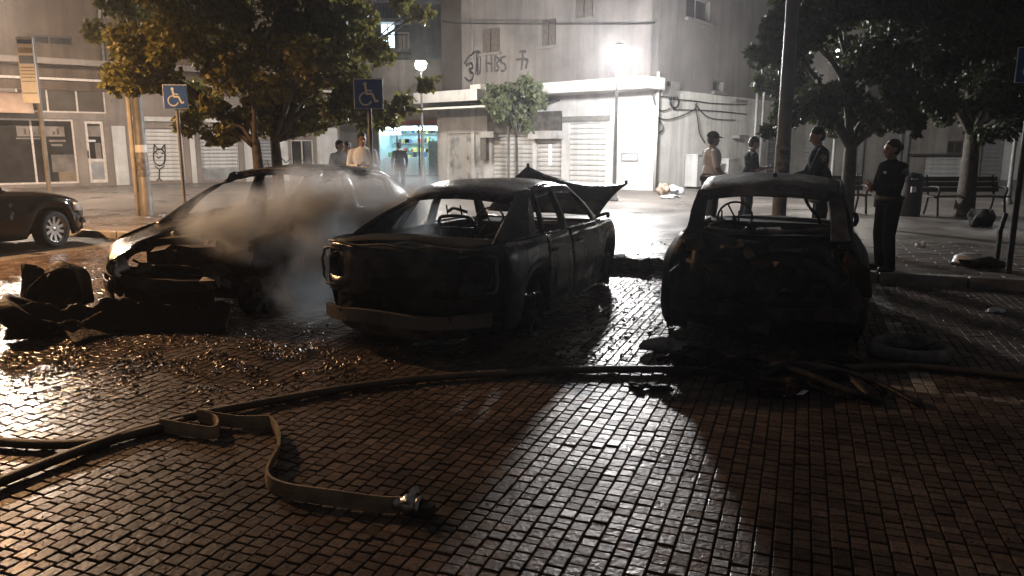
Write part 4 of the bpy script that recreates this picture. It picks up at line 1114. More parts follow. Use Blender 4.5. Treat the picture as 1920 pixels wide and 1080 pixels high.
# ---------------------------------------------------------------- smoking hatchback, front towards the camera
def build_smoking():
    root = place_root('smoking_hatchback', -5.84, 6.05, -1, 'smouldering dark hatchback with one bright headlight left, front facing camera', 'car', yaw=R(-1))
    W = .875; xr, xf = -3.42, .86           # origin at the front axle
    c = {'ol': outline(xr, xf, W, .28, .50, .08, .34)}
    bx = [-3.42, -3.0, -2.2, -1.2, -.55, -.1, .3, .62, .86]; bz = [1.02, 1.02, .975, .93, .90, .83, .74, .64, .52]
    c['zb'] = lambda x, y: sinterp(x, bx, bz)
    c['zl'] = arch_zl(.17, (0.0, -2.62), .35, .245, W)
    def keep(x, y, z):
        # nose burnt away except the far (right-hand) corner; headlight opening there
        if x > .18 and y > -.28: return not (y > .55 and z > .30 and x < .40) and False
        if x > .20 and y < -.20 and .425 < z: return False
        if x > .40 and y < -.28 and z < .24: return False
        return True
    ring(c, keep, dent=.018, seed=3).build('body_shell', PAINT_DARK, root, solid=.02)
    # bonnet remnant along the far wing
    rows = []
    for k in range(13):
        x = -.45+1.22*k/12; w = half_w(c, min(x, .84)); r_ = []
        for j in range(7):
            f = j/6; y = -(w-.05)*(1-f)-(.30+.05*math.sin(k*1.7))*f
            r_.append(Vector((x, y, c['zb'](x, 0)+.045*f-.01)))
        rows.append(r_)
    MB().grid(rows).crumple(.012, 4, 3).build('hood_remnant', PAINT_DARK, root, solid=.012)
    # right headlight (car's right = viewer's left)
    hl = empty_part('headlight', root)
    rows = []
    for i in range(9):
        t = i/8
        row = []
        for j in range(7):
            s_ = j/6
            # from outer wing to inner edge
            x = .30+.43*t**.75-.02*s_; y = -.815+.56*t; zlo = .455-.03*t; zhi = .70-.07*t-.07*t*t
            th_ = .02+.98*math.sin(math.pi*min(1, .08+.90*t))**.6
            z = (zlo+zhi)/2+(s_-.5)*(zhi-zlo)*th_
            row.append(Vector((x+.05*math.sin(math.pi*s_)-.08*s_, y-.03*math.sin(math.pi*s_), z)))
        rows.append(row)
    MB().grid(rows).build('lens', LENS, hl, solid=.03)
    MB().lathe([(.075, .0), (.07, .012), (.04, .02), (0, .022)], (.70, -.42, .525), 'X', 18).build('reflector', LENSDARK, hl)
    MB().lathe([(.082, -.01), (.086, .008), (.076, .014)], (.70, -.42, .525), 'X', 18).build('reflector_ring', CHROME, hl)
    # engine bay lumps, front cross-member
    rnd = random.Random(5)
    mb = MB(); mb.box((.05, .1, .50), (.55, .95, .34)); mb.box((.35, .35, .62), (.3, .3, .22)); mb.box((.1, -.25, .70), (.3, .3, .18)); mb.box((-.35, .1, .72), (.25, 1.1, .2))
    mb.crumple(.09, 4, 1).build('engine', RUST, root)
    for k in range(26):
        x, y, z = rnd.uniform(-.4, .62), rnd.uniform(-.45, .75), rnd.uniform(.42, .80)
        b_ = MB(); b_.box((0, 0, 0), (rnd.uniform(.05, .2), rnd.uniform(.05, .22), rnd.uniform(.04, .12))).crumple(.04, 9, k); o = b_.build('engine_fragment', rnd.choice((CHAR, BURNT, RUST, ASH)), root)
        o.location = (x, y, z-.2*max(0, x)); o.rotation_euler = (rnd.uniform(-1, 1), rnd.uniform(-1, 1), rnd.uniform(0, 3))
    MB().bar([(.70-.12*yf**2, yf*.66, .40) for yf in [-1+2*j/10 for j in range(11)]], .12, .05, (0, 0, 1)).crumple(.02, 5, 1).build('front_cross_member', BURNT, root)
    MB().box((.52, .1, .34), (.08, 1.1, .32)).crumple(.06, 4, 5).build('radiator', CHAR, root)
    MB().tube(smooth_path([(.50, -.35, .58), (.56, -.1, .55), (.55, .2, .57), (.48, .5, .55)], 3), .012, 6).build('trim_strip', ASH, root)
    # cowl, windscreen frame, roof
    MB().bar([(-.48, yf*.74, .90+.02*(1-yf*yf)) for yf in [-1+2*j/8 for j in range(9)]], .10, .06, (1, 0, 0)).crumple(.012, 5, 2).build('cowl', BURNT, root)
    rx = [-3.05, -2.7, -2.2, -1.75, -1.38]; rz = [1.30, 1.40, 1.455, 1.46, 1.425]
    rf = top_panel([-3.05+1.67*k/14 for k in range(15)], lambda x: sinterp(x, [-3.05, -2.4, -1.8, -1.38], [.545, .59, .59, .565]), lambda x: sinterp(x, rx, rz)-.05, .055, 15)
    rf.crumple(.010, 2.4, 2).build('roof', PAINT_DARK, root, solid=.02)
    MB().bar([(-1.38+.03*(1-yf*yf), yf*.56, 1.37+.05*(1-yf*yf)) for yf in [-1+2*j/10 for j in range(11)]], .07, .045, (1, 0, 0)).crumple(.012, 6, 2).build('front_header', PAINT_DARK, root)
    for s in (1, -1):
        sf = side_frame([(-3.36, -3.06, .8), (-2.60, -2.70, 1), (-1.84, -1.88, 1), (-1.68, -1.75, 1), (-.60, -1.22, 1.12), (-.20, -1.38, 1.12)], [True, False, True, False, True], s,
                        lambda x: c['zb'](x, 0)-.012, lambda x: sinterp(x, rx, rz)-.05, lambda x: sinterp(x, [-3.36, -2.6, -1.5, -.2], [.70, .79, .79, .755]), lambda x: sinterp(x, [-3.05, -2.4, -1.8, -1.38], [.555, .60, .60, .575]))
        sf.build('side_frame', PAINT_DARK, root, solid=.045)
        for (x0, x1) in ((-1.70, -.50), (-2.50, -1.73)):
            d = ring(c, lambda x, y, z, x0=x0, x1=x1: x0 < x < x1 and y*s > .5 and z > .26 and (x > -2.28 or z > .55), off=.010, dent=.018, seed=3).build('door', PAINT_DARK, root, solid=.012)
            MB().bar([(x0+.08, s*.905, .80), (x0+.26, s*.905, .80)], .03, .022, (0, 0, 1)).build('handle', BURNT, d)
        wheel_rim(root, 0, s*.77, .21, .21, .19, s, BURNT_ALLOY, spokes=6); wheel_rim(root, -2.62, s*.77, .21, .21, .19, s, BURNT_ALLOY, spokes=6)
    # half-molten mirror on the near side, strips of the pillar peeling away
    m_ = MB(); m_.ball((-.52, .96, .965), (.075, .14, .06), 12, 8); m_.crumple(.03, 9, 2)
    mr = m_.build('door_mirror', CHAR, root)
    MB().tube(smooth_path([(-.50, .84, .93), (-.50, .90, .95), (-.52, .96, .965)], 3), .03, 6).build('mirror_arm', CHAR, root)
    MB().bar(smooth_path([(-.50, .80, .98), (-.64, .75, 1.06), (-.80, .72, 1.15), (-.92, .68, 1.23)], 3), .045, .012, (0, 1, 0)).crumple(.025, 10, 2).build('peeled_trim', ASH, root)
    MB().bar([(-3.28, yf*.62, 1.02) for yf in [-1+2*j/6 for j in range(7)]], .12, .05, (1, 0, 0)).build('tailgate', BURNT, root)
    MB().box((-1.4, 0, .24), (3.3, 1.5, .05)).build('floor_pan', BURNT, root)
    MB().box((-.80, 0, .76), (.40, 1.4, .22)).crumple(.04, 4, 2).build('dashboard', CHAR, root)
    MB().box((-.46, 0, .56), (.04, 1.5, .6)).build('firewall', BURNT, root)
    steering_wheel_b = steering_wheel(root, -1.15, .36, .88); steering_wheel_b.scale = (1, 1, 1)
    seat_frame(root, -1.95, .36, .42, .50); seat_frame(root, -1.95, -.36, .42, .50)
    return root
def empty_part(name, parent, loc=(0, 0, 0)):
    o = bpy.data.objects.new(name, None); col.objects.link(o); o.parent = parent; o.location = loc; o.empty_display_size = .1; return o
smoking = build_smoking()

# ---------------------------------------------------------------- intact black saloon parked at the left edge
def build_black():
    root = place_root('parked_black_saloon', -12.74, 9.12, 1, 'intact glossy black car with alloy wheel at the left edge', 'car', yaw=R(-3))
    W = .90; xr, xf = -3.75, .92
    c = {'ol': outline(xr, xf, W, .30, .52, .10, .30)}
    bx = [-3.75, -3.4, -2.6, -1.6, -.8, -.2, .3, .62, .92]; bz = [.98, 1.0, .96, .95, .95, .92, .84, .76, .64]
    c['zb'] = lambda x, y: sinterp(x, bx, bz)
    c['zl'] = arch_zl(.20, (0.0, -2.78), .37, .315, W)
    ring(c, lambda x, y, z: not (.38 < x < .86 and abs(y) > .50 and .60 < z < .74)).build('body_shell', BLACKPAINT, root, solid=.02)
    xs = [-.72+k*(1.60/12) for k in range(13)]
    top_panel(xs, lambda x: half_w(c, min(x, .91))-.045, lambda x: c['zb'](x, 0)-.004, .075).build('hood', BLACKPAINT, root, solid=.015)
    xs = [-3.70+k*(.62/6) for k in range(7)]
    top_panel(xs, lambda x: half_w(c, max(x, -3.74))-.045, lambda x: c['zb'](x, 0)-.004, .05).build('trunk_lid', BLACKPAINT, root, solid=.015)
    rx = [-2.85, -2.4, -2.0, -1.75]; rz = [1.36, 1.44, 1.445, 1.40]
    top_panel([-2.85+1.1*k/10 for k in range(11)], lambda x: .57, lambda x: sinterp(x, rx, rz)-.05, .05).build('roof', BLACKPAINT, root, solid=.02)
    def quad(a, b, c_, d, n=8):
        return MB().grid([[Vector(a)*(1-t)*(1-s_)+Vector(b)*(1-t)*s_+Vector(d)*t*(1-s_)+Vector(c_)*t*s_ for s_ in [k/n for k in range(n+1)]] for t in [k/n for k in range(n+1)]])
    ws = quad((-.74, -.74, .97), (-.74, .74, .97), (-1.75, .56, 1.375), (-1.75, -.56, 1.375)); ws.build('windscreen', CARGLASS, root, solid=.006)
    quad((-3.10, -.72, 1.0), (-3.10, .72, 1.0), (-2.84, .55, 1.34), (-2.84, -.55, 1.34)).build('rear_window', CARGLASS, root, solid=.006)
    for s in (1, -1):
        MB().bar(smooth_path([(-.66, s*.77, .95), (-1.1, s*.70, 1.15), (-1.55, s*.61, 1.33), (-1.8, s*.575, 1.395)], 4), .07, .06, (0, 1, 0)).build('windscreen_pillar', BLACKPAINT, root)
        MB().bar([(-1.75, s*.58, 1.40), (-2.3, s*.60, 1.42), (-2.85, s*.565, 1.33), (-3.15, s*.74, .99)], .07, .05, (0, 1, 0)).build('cant_rail', BLACKPAINT, root)
        quad((-.85, s*.78, .96), (-3.05, s*.77, .99), (-2.85, s*.575, 1.34), (-1.75, s*.585, 1.39)).build('side_window', CARGLASS, root, solid=.006)
        MB().bar([(-.85, s*.815, .962), (-3.0, s*.81, .99)], .02, .015, (0, 0, 1)).build('window_trim', CHROME, root)
        for (x0, x1) in ((-1.75, -.62), (-2.55, -1.78)):
            d = ring(c, lambda x, y, z, x0=x0, x1=x1: x0 < x < x1 and y*s > .5 and z > .30 and (x > -2.4 or z > .62), off=.008).build('door', BLACKPAINT, root, solid=.012)
            MB().bar([(x0+.10, s*.925, .80), (x0+.28, s*.925, .80)], .03, .022, (0, 0, 1)).build('handle', CHROME, d)
        hl = empty_part('headlight', root)
        rows = [[Vector((.40+.40*t, s*(.845-.36*t*t), .60+.14*q-.03*t)) for q in (0, .5, 1)] for t in [k/6 for k in range(7)]]
        MB().grid(rows).build('lens', LENS, hl, solid=.02)
        MB().ball((.60, s*.70, .665), (.05, .05, .05), 10, 7).build('projector', CHROME, hl)
        MB().ball((.70, s*.66, .40), (.05, .09, .05), 10, 6).build('fog_lamp', LENS, root)
        wheel_rim(root, 0, s*.79, .315, .225, .21, s, ALLOY, RUBBER, .315, spokes=10, steer=.22 if s < 0 else .2)
        wheel_rim(root, -2.78, s*.79, .315, .225, .21, s, ALLOY, RUBBER, .315, spokes=10)
        m_ = MB().ball((-.95, s*1.0, 1.02), (.07, .12, .08), 10, 8).build('door_mirror', BLACKPAINT, root)
    MB().box((-1.4, 0, .30), (4.2, 1.3, .10)).build('underbody', CHAR, root)
    MB().box((.84, 0, .52), (.06, .9, .16)).build('grille', CHAR, root)
    return root
black = build_black()
# ================================================================ LAMPS AND POLES
def post_lamp(base, h, strength, color, label, name='post_lamp', gr=.21, pole_m=POLEG):
    root = empty(name, base, 0, label, 'street lamp', 'globe lamps on the plaza')
    MB().lathe([(.13, 0), (.13, .06), (.085, .12), (.075, .5), (.06, .55), (.045, h*.6), (.038, h-.30), (.06, h-.22), (.10, h-.16)], (0, 0, 0), 'Z', 14).build('pole', pole_m, root)
    MB().ball((0, 0, h+.02), (gr, gr, gr*.95), 20, 14).build('globe', mat('lamp_globe_'+name+label[:12].replace(' ', '_'), (.9, .9, .9), .4, emit=color, estr=strength), root)
    MB().lathe([(0, h+.02+gr*1.02), (gr*.40, h+.02+gr*.97), (gr*.70, h+.02+gr*.78), (gr*.86, h+.02+gr*.60), (gr*.83, h+.02+gr*.58), (gr*.66, h+.02+gr*.75)], (0, 0, 0), 'Z', 14).build('cap', POLED, root)
    return root
def at(px, Y, z=ZP):
    """ground point below image column px at depth Y"""
    q = P(px, 300, Y); return Vector((q.x, Y, z))
LW = (1.0, .985, .975)
post_lamp(at(1153, 22.3), 4.20, 1750, LW, 'bright white globe lamp on slim post before the corner building', gr=.29)
post_lamp(at(793, 29.5), 4.62, 520, (1.0, .93, .82), 'smaller globe lamp beside the blue-lit shop')
post_lamp(at(1562, 25.5), 4.6, 300, (1.0, .97, .86), 'globe lamp half hidden in the right-hand tree crown')
post_lamp(at(1899, 21.0), 4.4, 60, (1.0, .97, .92), 'globe lamp behind foliage at the right edge')
def street_lamp(base, h, arm, strength, color, label, shape=.20, hood=False):
    root = empty('street_lamp', base, 0, label, 'street lamp')
    MB().lathe([(.14, 0), (.12, .4), (.085, .45), (.05, h)], (0, 0, 0), 'Z', 12).build('pole', POLEG, root)
    a = Vector(arm); MB().tube(smooth_path([(0, 0, h-.3), (a.x*.3, a.y*.3, h+.1), (a.x, a.y, h+.18)], 5), .035, 8).build('arm', POLEG, root)
    MB().box((a.x, a.y, h+.24), (.34, .34, .10)).build('lamp_head', POLED, root, bevel=.03)
    if hood: MB().lathe([(.0, h+.20), (.20, h+.19), (.205, h+.15-.065), (.20, h+.15-.065), (.195, h+.17), (0, h+.17)], (a.x, a.y, 0), 'Z', 24).build('lamp_hood', POLED, root)
    MB().ball((a.x, a.y, h+.15), (shape, shape, shape*.45), 14, 8).build('lamp_bowl', mat('sodium_'+label[:10].replace(' ', '_'), (.9, .8, .7), .4, emit=color, estr=strength), root)
    return root
# the two warm street lamps that light the left of the scene, just above and outside the frame
street_lamp(at(-58, 22.5), 5.55, (.55, 0, 0), 4600, (1.0, .80, .62), 'tall street lamp with warm light by the left shop building')
street_lamp(Vector((-11.0, 11.2, 0)), 4.9, (1.2, .0, 0), 25000, (1.0, .54, .24), 'tall sodium street lamp left of the parking bays', .08, True)

def plain_pole(name, px, Y, r0, r1, h, m, label, cat, z=ZP):
    root = empty(name, at(px, Y, z), 0, label, cat)
    MB().lathe([(r0*1.25, 0), (r0*1.25, .04), (r0, .06), (r0, 1.2), (r1, h)], (0, 0, 0), 'Z', 14).build('pole', m, root)
    return root
pp = plain_pole('tall_pole', 1467, 11.6, .105, .075, 9.5, POLEG, 'tall plain grey pole rising behind the rightmost burnt car', 'pole')
MB().lathe([(.112, 1.0), (.112, 1.6)], (0, 0, 0), 'Z', 14).build('sticker_band', STICK, pp)
b0 = G(276, 404, ZP)
lp = empty('utility_pole', b0, 0, 'stickered utility pole, its lit left side built as a pale tube, beside the left shops', 'pole')
MB().lathe([(.15, 0), (.15, .5), (.125, .52), (.115, 2.4), (.095, 6.0)], (0, 0, 0), 'Z', 14).build('pole', POLEG, lp)
MB().lathe([(.128, .9), (.128, 1.35), (.125, 1.36)], (0, 0, 0), 'Z', 14).build('sticker_band', STICK, lp)
MB().lathe([(.127, 1.45), (.126, 1.62)], (0, 0, 0), 'Z', 14).build('sticker_band', SIGNWHITE, lp)
MB().tube([(-.19, -.02, 0), (-.19, -.02, 6)], .055, 10).build('lit_side_tube', POLEW, lp)  # pale tube puts the pole's lit left side into colour

# overhead cable
MB_ = MB().tube(smooth_path([FC.pt(cEnd+1.2, .1, FC.sz(800, 42)[1]), (FC.pt(cEnd, .3, FC.sz(870, 44)[1])), FC.pt(FC.sz(1000, 47)[0], .35, FC.sz(1000, 47)[1]), FC.pt(FC.sz(1200, 47)[0], .3, FC.sz(1200, 47)[1]), FC.pt(0, .25, FC.sz(1222, 46)[1])], 4), .03, 6)
tag(MB_.build('overhead_cable', CABLE), 'dark cable strung across the upper graffiti wall', 'cable')

# ================================================================ SIGNS
def wheelchair(mb, s):
    """white wheelchair user drawn as thin plates in the x-z plane, unit square, y = front"""
    def disc(cx, cz, r, n=14):
        o = len(mb.v); mb.v.extend([(s*(cx+r*math.cos(2*math.pi*k/n)), -.012, s*(cz+r*math.sin(2*math.pi*k/n))) for k in range(n)]); mb.face(range(o, o+n))
    def stroke(pts, w):
        for (x0, z0), (x1, z1) in zip(pts[:-1], pts[1:]):
            dx, dz = x1-x0, z1-z0; l = math.hypot(dx, dz); nx, nz = -dz/l*w/2, dx/l*w/2; ex, ez = dx/l*w*.2, dz/l*w*.2
            o = len(mb.v); mb.v.extend([(s*(x0-ex+nx), -.012, s*(z0-ez+nz)), (s*(x0-ex-nx), -.012, s*(z0-ez-nz)), (s*(x1+ex-nx), -.012, s*(z1+ez-nz)), (s*(x1+ex+nx), -.012, s*(z1+ez+nz))]); mb.face((o, o+1, o+2, o+3))
    disc(-.10, .33, .065)
    stroke([(-.09, .26), (-.06, .0), (.14, 0), (.25, -.26), (.34, -.23)], .075)
    stroke([(-.08, .12), (.12, .10)], .05)
    stroke([(-.115+.21*math.cos(a)+.02, -.17+.21*math.sin(a)) for a in [R(100+k*14) for k in range(18)]], .055)
def parking_sign(px, Y, size, ztop, label, rz=0.0, z=ZP, polem=POLEG, group='disabled parking signs'):
    b = at(px, Y, z); root = empty('disabled_parking_sign', b, rz, label, 'sign', group)
    zt_ = ztop-z
    MB().lathe([(.035, 0), (.033, zt_-.02)], (0, 0, 0), 'Z', 12).build('pole', polem, root)
    MB().lathe([(0, zt_-.02), (.035, zt_-.02)], (0, 0, 0), 'Z', 12)
    pl = MB().box((0, -.045, zt_-size/2), (size, .012, size)).build('sign_plate', SIGNWHITE, root, bevel=.004)
    MB().box((0, -.052, zt_-size/2), (size*.95, .006, size*.95)).build('blue_field', SIGNBLUE, pl)
    mb = MB(); wheelchair(mb, size*.98); o = mb.build('wheelchair_symbol', SIGNWHITE, pl); o.location = (0, -.046, zt_-size/2)
    MB().box((0, -.03, zt_-size*.3), (.09, .03, .04)).build('bracket', POLED, root)
    return root
z1_ = P(330, 159, 13.6).z; parking_sign(350-10, 13.6, .415, z1_, 'blue wheelchair sign on pole left of the smoking hatchback', .10)
z2_ = P(690, 148, 12.0).z; parking_sign(696, 12.0, .455, z2_, 'blue wheelchair sign on pole behind the smoking hatchback roof', -.02)
parking_sign(1917, 9.35, .42, P(1905, 88, 9.35).z, 'blue wheelchair sign cut by the right edge', -.25, polem=POLED)
# tall notice panel on a pole at the far left
b = at(86, 17.0); bs_ = empty('bus_stop_sign', b, .12, 'tall narrow white notice panel on a grey pole at far left', 'sign')
ztop = P(66, 70, 17).z-ZP; zbot = P(74, 194, 17).z-ZP
MB().lathe([(.055, 0), (.05, .8), (.045, ztop)], (0, 0, 0), 'Z', 12).build('pole', POLEG, bs_)
w_ = .34
pl = MB().box((-.13, -.06, (ztop+zbot)/2), (w_, .03, ztop-zbot)).build('panel', SIGNWHITE, bs_, bevel=.01)
hh = ztop-zbot
for (f0, f1, m_) in ((.04, .10, SIGNBLUE), (.16, .24, SHUTG), (.28, .40, mat('panel_blue', (.14, .20, .34), .5, var=.1)), (.45, .465, SHUTG), (.50, .515, SHUTG), (.55, .565, SHUTG), (.60, .615, SHUTG), (.66, .675, SHUTG), (.84, .85, POLED)):
    MB().box((-.13, -.078, ztop-hh*(f0+f1)/2), (w_*.86, .006, hh*(f1-f0))).build('printed_band', m_, pl)

# ================================================================ TREES
def make_leaves(name, clumps, n, size, m, parent, seed, squash=.85, origin=Vector((0, 0, 0))):
    """clumps: (centre, radius); many small bent leaf quads spread through them"""
    rg = np.random.RandomState(seed)
    cs_ = np.array([[*c] for c, r in clumps]); rs_ = np.array([r for c, r in clumps])
    wgt = rs_**1.8; wgt = wgt/wgt.sum()
    idx = rg.choice(len(clumps), n, p=wgt)
    d = rg.normal(size=(n, 3)); d /= np.linalg.norm(d, axis=1)[:, None]
    rad = rg.uniform(.25, 1.0, n)**.55
    pos = cs_[idx]+d*(rad*rs_[idx])[:, None]*np.array([1, 1, squash])
    t = rg.normal(size=(n, 3))+np.array([0, 0, -.5]); t /= np.linalg.norm(t, axis=1)[:, None]
    b_ = np.cross(t, rg.normal(size=(n, 3))); b_ /= np.linalg.norm(b_, axis=1)[:, None]
    nn = np.cross(t, b_)
    L = size*rg.uniform(.6, 1.3, n)[:, None]; Wd = L*.36
    v0 = pos; v1 = pos+t*L*.5+b_*Wd+nn*L*.06; v2 = pos+t*L; v3 = pos+t*L*.5-b_*Wd+nn*L*.06
    V = np.stack([v0, v1, v2, v3], 1).reshape(-1, 3)
    V -= np.array(origin)[None]
    me = bpy.data.meshes.new(name); F_ = np.arange(4*n).reshape(-1, 4)
    me.from_pydata(V.tolist(), [], F_.tolist()); me.materials.append(m)
    a_ = me.attributes.new('tone', 'FLOAT', 'FACE'); a_.data.foreach_set('value', rg.rand(n))
    o = bpy.data.objects.new(name, me); col.objects.link(o); o.parent = parent
    return o
def leafmat(name, c0, c1):
    m = bpy.data.materials.new(name); m.use_nodes = True; nt = m.node_tree; b_ = nt.nodes['Principled BSDF']
    at_ = nt.nodes.new('ShaderNodeAttribute'); at_.attribute_name = 'tone'
    r_ = nt.nodes.new('ShaderNodeValToRGB'); r_.color_ramp.elements[0].color = (*c0, 1); r_.color_ramp.elements[1].color = (*c1, 1)
    nt.links.new(at_.outputs['Fac'], r_.inputs[0]); nt.links.new(r_.outputs[0], b_.inputs['Base Color']); b_.inputs['Roughness'].default_value = .45
    tr = nt.nodes.new('ShaderNodeBsdfTranslucent'); nt.links.new(r_.outputs[0], tr.inputs[0])
    mx = nt.nodes.new('ShaderNodeMixShader'); mx.inputs[0].default_value = .45
    out = nt.nodes['Material Output']; nt.links.new(b_.outputs[0], mx.inputs[1]); nt.links.new(tr.outputs[0], mx.inputs[2]); nt.links.new(mx.outputs[0], out.inputs[0])
    return m
LEAF1 = leafmat('leaf_olive', (.085, .080, .018), (.25, .23, .06)); LEAF2 = leafmat('leaf_dark', (.016, .021, .007), (.042, .050, .016)); LEAF3 = leafmat('leaf_pale', (.09, .105, .05), (.16, .19, .09))
def tree(px, Y, label, clumps_px, nleaf, lsize, m, seed, trunk_r=.10, fork_py=250, lean=0.0, spread=(3, 4), depth=1.5, name='plaza_tree', group='trees on the plaza'):
    """clumps_px: (px, py, radius m) in view; more are scattered in depth"""
    base = at(px, Y); root = empty(name, base, 0, label, 'tree', group)
    rg = random.Random(seed); zf = P(px, fork_py, Y).z-ZP
    cl = []
    for (cx, cy_, r_) in clumps_px:
        Yc = Y+rg.uniform(-depth, depth); q = P(cx, cy_, Yc)
        cl.append((q, r_))
        cl[-1] = (q, r_*.72)
        for k in range(5):
            q2 = q+Vector((rg.uniform(-1, 1)*r_*1.15, rg.uniform(-1, 1)*r_*1.2, rg.uniform(-.9, .8)*r_)); cl.append((q2, r_*rg.uniform(.22, .5)))
    tb = MB(); lv = Vector((lean, 0, 0))
    fork = Vector((lean*zf, 0, zf))
    tb.tube(smooth_path([(0, 0, 0), (lean*zf*.4+.03, .02, zf*.4), fork], 5), [trunk_r*(1.35-.55*k/10) for k in range(11)], 10)
    for i, (q, r_) in enumerate(cl):
        if i % 12: continue
        e = q-base; mid = fork.lerp(e, .5)+Vector((rg.uniform(-.2, .2), rg.uniform(-.2, .2), rg.uniform(0, .25)))
        pth = smooth_path([fork-Vector((0, 0, .15)), mid, e], 4); k = len(pth)
        tb.tube(pth, [trunk_r*.55*(1-j/(k))+.012 for j in range(k)], 7)
        for _ in range(3):
            s0 = pth[rg.randrange(k//2, k)]; e2 = e+Vector((rg.uniform(-1, 1), rg.uniform(-1, 1), rg.uniform(-.7, .7)))*r_*.8
            tb.tube([s0, s0.lerp(e2, .55)+Vector((0, 0, .06)), e2], [.022, .014, .006], 5)
    tb.build('trunk', BARK, root)
    make_leaves('crown', cl, nleaf, lsize, m, root, seed, origin=base)
    return root
tree(484, 15.6, 'leafy tree with the left, slightly leaning trunk behind the smoking hatchback',
     [(245, 95, .55), (330, 60, .8), (300, 140, .55), (420, 40, .9), (430, 130, .8), (380, 190, .6), (440, 225, .5), (250, 20, .6), (500, 90, .8), (360, -40, 1.0), (480, -50, 1.0), (215, 140, .35), (420, 245, .35)],
     21000, .125, LEAF1, 11, .105, 262, -.02)
tree(517, 16.3, 'leafy tree with the right, straighter trunk behind the smoking hatchback',
     [(560, 60, .9), (620, 120, .8), (560, 170, .8), (640, 30, .9), (662, 70, .6), (600, 215, .5), (640, 200, .55), (745, -25, .5), (650, 130, .5), (752, 190, .28), (735, 222, .3), (560, -50, 1.0), (690, -60, .9), (540, 235, .45), (785, 25, .22), (800, 160, .18), (580, 110, .8), (520, 200, .6), (480, 215, .5)],
     24000, .125, LEAF1, 12, .115, 250, .0)
tree(1592, 15.2, 'dark tree with forked trunk left of the bun-haired officer\'s head',
     [(1500, 60, .8), (1470, 150, .55), (1530, 190, .55), (1600, 200, .6), (1560, 20, .8), (1640, 110, .8), (1640, 230, .35), (1480, 220, .35), (1450, 60, .4), (1590, -40, 1.0), (1700, 215, .35), (1660, 20, .9)],
     24000, .125, LEAF2, 13, .13, 262, .0)
tree(1818, 17.2, 'dark tree with thick straight trunk behind the bench',
     [(1730, 60, 1.0), (1800, 130, .9), (1760, 190, .6), (1860, 60, 1.0), (1880, 160, .8), (1700, 140, .7), (1910, 215, .6), (1820, 215, .45), (1760, -40, 1.1), (1880, -40, 1.1), (1950, 100, 1.0), (1960, 30, 1.0)],
     28000, .13, LEAF2, 14, .17, 240, .0)
tree(968, 28.6, 'small pale green tree before the graffiti wall', [(960, 175, .65), (990, 200, .55), (940, 200, .5), (985, 160, .45), (1010, 190, .35), (975, 225, .4), (945, 165, .3)], 4200, .17, LEAF3, 15, .05, 250, .0, depth=.5, name='small_tree', group=None)

# ================================================================ STREET FURNITURE
def bench(px0, px1, Y, label, rz=0.0):
    c0 = at(px0, Y); c1 = at(px1, Y); L = (c1-c0).length; c = (c0+c1)/2
    root = empty('park_bench', c, rz, label, 'bench', 'benches on the plaza')
    WOOD = mat('bench_wood', (.055, .038, .026), .55, var=.35, vscale=6, bump=.3)
    for k in range(4): MB().box((0, -.18+k*.115, .44), (L, .095, .035)).build('seat_slat', WOOD, root)
    for k in range(3): MB().box((0, .24+.035*k, .58+k*.125), (L, .03, .105)).build('back_slat', WOOD, root)
    IR = mat('cast_iron', (.016, .016, .016), .5, .4, var=.3)
    for s in (-1, 1):
        x = s*(L/2-.12); mb = MB()
        mb.tube(smooth_path([(x, -.26, 0), (x, -.22, .25), (x, -.20, .42), (x, -.24, .62), (x, -.10, .66), (x, .22, .64)], 4), .028, 7)
        mb.tube(smooth_path([(x, .30, 0), (x, .22, .25), (x, .20, .45), (x, .33, .92)], 4), .028, 7)
        mb.tube([(x, -.20, .42), (x, .20, .42)], .025, 7)
        mb.build('leg_frame', IR, root)
    return root
bench(1745, 1893, 17.6, 'dark slatted bench right of the litter bin', .04)
bench(1560, 1632, 18.2, 'dark slatted bench half hidden behind the bun-haired officer', .04)
lb_ = empty('litter_bin', at(1712, 17.4), .1, 'dark cylindrical litter bin with white label behind the bun-haired officer', 'litter bin')
BINM = mat('bin_metal', (.030, .029, .030), .45, .3, var=.25, vscale=4)
MB().lathe([(.23, 0), (.26, .03), (.265, .80), (.25, .82)], (0, 0, 0), 'Z', 24).build('bin_body', BINM, lb_)
MB().lathe([(.275, .80), (.28, .88), (.20, .97), (.0, 1.01)], (0, 0, 0), 'Z', 24).build('lid', BINM, lb_)
MB().box((-.09, -.262, .62), (.12, .02, .13)).build('label_sticker', SIGNWHITE, lb_)
MB().tube([(-.16+.02*k, -.25-.02*math.sin(k*.35), .86+.0*k) for k in range(10)], .02, 6).build('bin_mouth', ALLOY, lb_)
# leaning post and dark sacks at the right edge
lpst = empty('leaning_post', at(1868, 10.4), 0, 'dark post leaning beside the sign pole at the right edge', 'post')
q0 = G(1868, 492, ZP); q1 = P(1886, 400, q0.y+.1)
lpst.location = q0
MB().bar([(0, 0, 0), (.02, .03, .45), tuple(q1-q0)], .055, .04, (1, 0, 0)).build('post_shaft', CHAR, lpst)
def sack(loc, r, m, label, seed, name='rubbish_bag', cat='bag', group=None):
    mb = MB(); mb.ball((0, 0, r[2]*.8), r, 16, 12); mb.crumple(.16*r[0]/.25, 5/r[0]*.25, seed); 
    for i, v in enumerate(mb.v):
        if v[2] < .004: mb.v[i] = (v[0], v[1], .004)
    o = mb.build(name, m); o.location = loc; tag(o, label, cat, group); return o
sack(at(1850, 15.0), (.32, .26, .20), CHAR, 'black rubbish bag below the right-hand bench', 1)
g0 = G(1815, 497, ZP); sack(g0, (.22, .16, .05), PLASTICW, 'crumpled pale sheet lying on the plaza near the right sign pole', 2, 'crumpled_sheet', 'rubbish')
